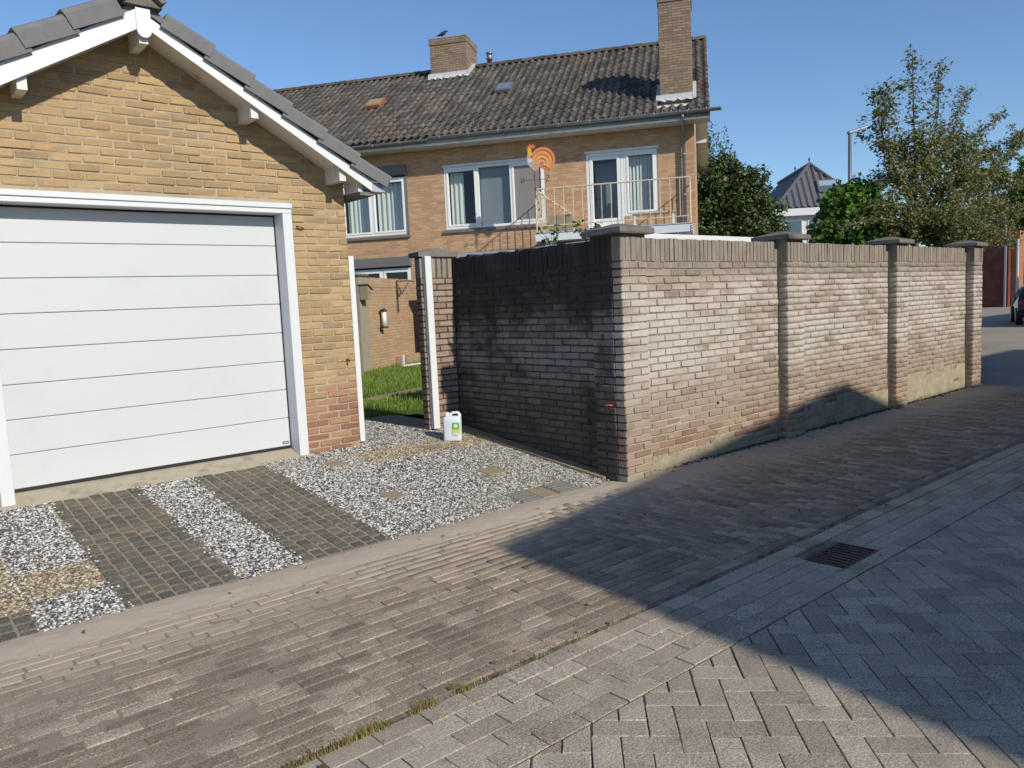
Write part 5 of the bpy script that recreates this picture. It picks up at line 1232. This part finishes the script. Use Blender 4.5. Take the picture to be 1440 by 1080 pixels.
# ------------------------------------------------------------------ far things
lp = empty('street_lamp', (20.98, 10.2, 0), label='slim grey street lamp with a flat angled head behind the trees', cat='street lamp')
t_ = at_d(1195, 186, 21); h_ = at_d(1218, 178.5, 21); b0 = Vector((t_.x, t_.y, 0))
MB().tube([b0, b0.lerp(t_, .3), t_], [.075, .06, .045], 10).build('post', MAT['zinc'], lp, smooth=True)
dr_ = (h_ - t_).normalized(); sd = dr_.cross(Vector((0, 0, 1))).normalized(); LM = basis(dr_, sd, dr_.cross(sd) * -1, t_)
MB(LM).box((-.06, -.075, -.04), (.50, .075, .035), .02).build('lamp_head', MAT['zinc'], lp); MB(LM).box((.05, -.06, -.046), (.45, .06, -.0405)).build('lens', MAT['curtain'], lp)

fa = at_d(1138, 231, 38); vdir = Vector((f_[0], f_[1], 0)).normalized(); FR = math.atan2(vdir.y, vdir.x) - math.pi / 2 - .10
fh = empty('hip_roof_house', (fa.x, fa.y, 0), FR, label='distant house with steep grey hipped roof, finials and a roof window', cat='house'); fh['_local'] = 1
ez_, az_, hw2, hd2 = 5.50, fa.z - .05, 2.05, 1.75       # eaves, apex, half width, run of the hip end
y0_ = -hd2
MB().box((-hw2 + .25, y0_ + .25, 0), (hw2 - .25, 6.0, ez_ - .2)).build('wall', MAT['offwhite'], fh)
MB().box((-hw2 - .05, y0_ - .05, ez_ - .36), (hw2 + .05, 6.2, ez_ - .02), .01).build('fascia', MAT['white'], fh)
mb = MB(); mb.add([(-hw2, y0_, ez_), (hw2, y0_, ez_), (0, 0, az_), (-hw2, 6.2, ez_), (hw2, 6.2, ez_), (0, 6.2, az_)], [(0, 3, 5, 2), (1, 2, 5, 4), (3, 4, 5), (0, 1, 4, 3)]); 
GT = plain('slate_grey_tile', (.10, .10, .112), .75, .25, 6, .4); rfh = mb.build('roof', GT, fh)
for k in range(14):
    xa = -hw2 + k * 2 * hw2 / 14; xb = xa + 2 * hw2 / 14; vs = []; m_ = 7
    def hip(x, e): f = 1 - abs(x) / hw2; return (x, y0_ + hd2 * f * e, ez_ + (az_ - ez_) * f * e)
    nrm = Vector((0, -(az_ - ez_), hd2)).normalized()
    for e in (0, 1):
        for q in range(m_):
            x = xa + (xb - xa) * q / (m_ - 1); bmp = .07 * max(0, math.sin(math.pi * min(1, q / (m_ - 1) * 1.5))) + .015; p = Vector(hip(x, e)) + nrm * bmp; vs.append(tuple(p))
    MB().add(vs, [(i, i + 1, m_ + i + 1, m_ + i) for i in range(m_ - 1)]).build('tile_column', GT, rfh, smooth=True)
for sx in (-1, 1): MB().tube([(sx * hw2, y0_, ez_ + .08), (0, 0, az_ + .08)], .085, 8).build('hip_tile', GT, rfh)
MB().tube([(0, 0, az_ + .06), (0, 6.2, az_ + .06)], .085, 8).build('ridge_tile', GT, rfh)
for yy, hh in ((0, .32), (2.6, .3)): MB().lathe([(.05, 0), (.03, .08), (.02, .14), (.055, .20), (.05, .25), (.01, .33), (0, .36)], (0, yy, az_ + .06), 8).build('finial', GT, rfh)
fsl = math.atan2(az_ - ez_, hd2); T_ = Matrix.Translation((.62, y0_ + hd2 * .44, ez_ + (az_ - ez_) * .44)) @ Matrix.Rotation(fsl, 4, 'X')
sk = MB(T_).box((-.55, -.40, .04), (.55, .40, .15), .02).build('roof_window', MAT['boxgrey'], rfh); MB(T_).box((-.46, -.02, .15), (.46, .30, .158)).build('pane', plain('bright_pane', (.62, .72, .74), .15, .1, 2, metal=.6), sk); MB(T_).box((-.46, -.32, .15), (.46, -.04, .158)).build('pane', plain('dull_pane', (.16, .22, .24), .15, .1, 2, metal=.5), sk)
for xx in (-1.15, -.1, .95): 
    wo = MB().box((xx - .42, y0_ + .21, 3.4), (xx + .42, y0_ + .26, 5.0), .01).build('window', MAT['white'], fh); MB().box((xx - .35, y0_ + .2, 3.5), (xx + .35, y0_ + .212, 4.92)).build('pane', plain('dark_pane', (.10, .13, .16), .12, metal=.2), wo)

rbld = empty('red_building', (57.5, 18.0, 0), label='dark red brick building in shade at the end of the street', cat='building')
BX = at_z(1417, 431.5, 0); bx0, by0 = BX.x, BX.y
rbld.location = (bx0, by0, 0); WM[rbld.name] = Matrix.Translation((bx0, by0, 0))
MB().box((bx0, by0, 0), (bx0 + 14, by0 + 2.6, 6.2)).build('wall', MAT['redbrick'], rbld)
MB().box((bx0 - .1, by0 - .01, 6.2), (bx0 + 14.1, by0 + 2.7, 6.35)).build('roof', GT, rbld)
MB().tube([(bx0 - .08, by0 + .15, 0), (bx0 - .08, by0 + .15, 6.15)], .07, 8).build('downpipe', MAT['zinc'], rbld)
ob = empty('orange_building', (bx0 + .5, by0 - .2, 0), label='orange brick building with an arched doorway beside the street tree', cat='building')
ax_ = bx0 + 2.6
mb = MB(); arch = [(ax_ - 1.3, 0), (ax_ - 1.3, 2.6)] + [(ax_ + 1.3 * math.cos(a), 2.6 + 1.0 * math.sin(a)) for a in [math.pi - k * math.pi / 10 for k in range(1, 10)]] + [(ax_ + 1.3, 2.6), (ax_ + 1.3, 0)]
mb.prism([(bx0 + .45, 0)] + arch + [(bx0 + 14, 0), (bx0 + 14, 6.8), (bx0 + .45, 6.8)], 'y', by0 - .45, by0 - .02); mb.build('wall', MAT['orbrick'], ob)
MB().box((ax_ - 1.4, by0 - .19, 0), (ax_ + 1.4, by0 - .03, 3.7)).build('doorway', MAT['redbrick'], ob)
for k in range(4): MB().tube([(ax_ - .75 + k * .5, by0 - .3, .1), (ax_ - .75 + k * .5, by0 - .3, 2.9)], .03, 6).build('gate_bar', MAT['darkmetal'], ob)
MB().tube([(ax_ - .5 + .35 * math.cos(a), by0 - .36, 1.7 + .35 * math.sin(a) * 1.6) for a in [k * math.pi / 8 for k in range(17)]], .03, 6).build('gate_scroll', MAT['darkmetal'], ob)
q_ = at_z(1429.5, 452, 0)
fpole = empty('sign_pole', (q_.x, q_.y, 0), label='thin white pole standing beside the black car', cat='pole'); MB().tube([(q_.x, q_.y, 0), (q_.x, q_.y, 3.2)], .045, 8).build('post', MAT['white'], fpole); MB().lathe([(.1, 0), (.1, .04), (.05, .06)], (q_.x, q_.y, 0), 10).build('base', MAT['zinc'], fpole)
# black car, seen from behind at the edge of the picture
cb = at_z(1473, 457, 0); CR = math.atan2(vdir.y, vdir.x) - math.pi / 2 - .52
car = empty('parked_car', (cb.x, cb.y, 0), CR, label='black hatchback with yellow plate parked beyond the end of the wall', cat='car'); car['_local'] = 1
PAINT = plain('black_car_paint', (.012, .013, .016), .25, .05, 3, 0, .6)
prof_ = [(0.05, .28), (-.02, .55), (.03, .86), (.18, .98), (.50, 1.36), (.80, 1.43), (2.0, 1.44), (2.45, 1.36), (3.05, .98), (3.95, .84), (4.1, .6), (4.05, .26)]
mb = MB(); vs = []; ws = [.84, .88, .88, .85, .66, .62, .62, .64, .82, .80, .80, .80]
for sx in (-1, 1): vs += [(sx * w_, y, z) for (y, z), w_ in zip(prof_, ws)]
n = len(prof_); mb.add(vs, [tuple(range(n)), tuple(range(2 * n - 1, n - 1, -1))] + [(i, (i + 1) % n, n + (i + 1) % n, n + i) for i in range(n)]).build('body', PAINT, car)
GLS = plain('tinted_glass', (.02, .025, .03), .08, 0, 1, 0, .7)
MB().add([(-.68, .20, 1.0), (.68, .20, 1.0), (.56, .485, 1.345), (-.56, .485, 1.345)], [(0, 1, 2, 3)]).build('rear_window', GLS, car)
for sx in (-1, 1):
    MB().add([(sx * .855, .45, 1.0), (sx * .835, 2.9, 1.0), (sx * .665, 2.4, 1.33), (sx * .68, .7, 1.36)], [(0, 1, 2, 3)]).build('side_window', GLS, car)
    MB().box((sx * .72 - .12, -.035, .70), (sx * .72 + .12, .06, .88), .02).build('tail_light', plain('tail_red', (.35, .02, .015), .2), car)
    for yy in (.72, 3.3):
        wh = MB(Matrix.Translation((sx * .80, yy, .31)) @ Matrix.Rotation(math.pi / 2, 4, 'Y')).lathe([(.15, -.1), (.29, -.1), (.31, -.06), (.31, .06), (.29, .1), (.15, .1)], (0, 0, 0), 18).build('wheel', MAT['rubber'], car, smooth=True)
        MB(Matrix.Translation((sx * .83, yy, .31)) @ Matrix.Rotation(math.pi / 2, 4, 'Y')).lathe([(.0, -.075), (.19, -.075), (.19, .078), (0, .078)], (0, 0, 0), 14).build('rim', MAT['zinc'], wh)
MB().box((-.26, -.045, .50), (.26, -.022, .61), .004).build('number_plate', plain('plate_yellow', (.72, .48, .03), .4), car)
MB().box((-.80, -.05, .30), (.80, .08, .47), .03).build('bumper', MAT['rubber'], car)

# ------------------------------------------------------------------ buildings across the street (outside the picture; they cast its big shadow)
TE_ = math.tan(SUN_EL) / math.cos(SUN_OFF); sx_ = math.tan(SUN_OFF)
YF = -2.5
def src(x, z, y=YF):            # point on the plane y that shades (x, 4.31, z) on the long wall
    return (x - (4.31 - y) * sx_, z + (4.31 - y) * TE_)
gn = empty('street_garage', (6.5, YF, 0), label='low brick garage with shallow gable roof across the street, out of frame', cat='garage')
pA, pB, pC = src(3.02, -.28), src(8.95, .52), src(10.4, .02)
# the eaves lines run back at a slight angle
def back(p, L): return (p[0] - .095 * L, YF - L, p[1])
vs = [(pA[0], YF, 0), (pC[0], YF, 0), (pC[0], YF, pC[1]), (pB[0], YF, pB[1]), (pA[0], YF, pA[1])]
vs += [(x - .095 * 7, y - 7, z) for x, y, z in vs]
MB().add(vs, [(0, 1, 2, 3, 4), (9, 8, 7, 6, 5), (0, 5, 6, 1), (1, 6, 7, 2), (4, 9, 5, 0), (2, 7, 8, 3), (3, 8, 9, 4)]).build('wall', MAT['sidebrick'], gn)
rv_ = [(x, y, z + .004) for x, y, z in vs[2:5] + vs[7:10]]
MB().add(rv_ + [(x, y, z - .05) for x, y, z in rv_], [(0, 3, 4, 1), (1, 4, 5, 2)]).build('roof', GT, gn)
MB().box((5.2, YF + .004, .0), (7.7, YF + .03, 2.3), .01).build('door', MAT['white'], gn)
an = empty('street_annex', (11.8, YF, 0), label='flat roofed brick annex next to the street garage, out of frame', cat='building')
zt = src(11.5, .06)[1]
MB().box((pC[0] + .02, YF - 7, 0), (13.5, YF - .1, zt - .08)).build('wall', MAT['sidebrick'], an); MB().box((pC[0] + .02, YF - 7.05, zt - .079), (13.55, YF, zt)).build('roof_edge', MAT['boxgrey'], an)
def block(name, label, x0, x1, y0, y1, h):
    e_ = empty(name, ((x0 + x1) / 2, y1, 0), label=label, cat='house')
    MB().box((x0, y0, 0), (x1, y1, h - .3)).build('wall', MAT['orbrick'], e_); MB().box((x0 - .2, y0 - .2, h - .299), (x1 + .2, y1 + .2, h)).build('flat_roof', MAT['boxgrey'], e_)
    for k in range(int((x1 - x0) / 3)):
        wo = MB().box((x0 + 1 + k * 3, y1 - .05, 1.0), (x0 + 2.6 + k * 3, y1 + .03, 2.5)).build('window', MAT['white'], e_); MB().box((x0 + 1.1 + k * 3, y1 + .031, 1.1), (x0 + 2.5 + k * 3, y1 + .035, 2.4)).build('pane', MAT['room'], wo)
block('corner_house', 'tall flat roofed brick house beyond the annex, out of frame', 13.7, 20.5, -12, -2.6, 4.9)
block('far_house', 'flat roofed brick house further along the street, out of frame', 31, 44, -9, 1.6, 6.6)
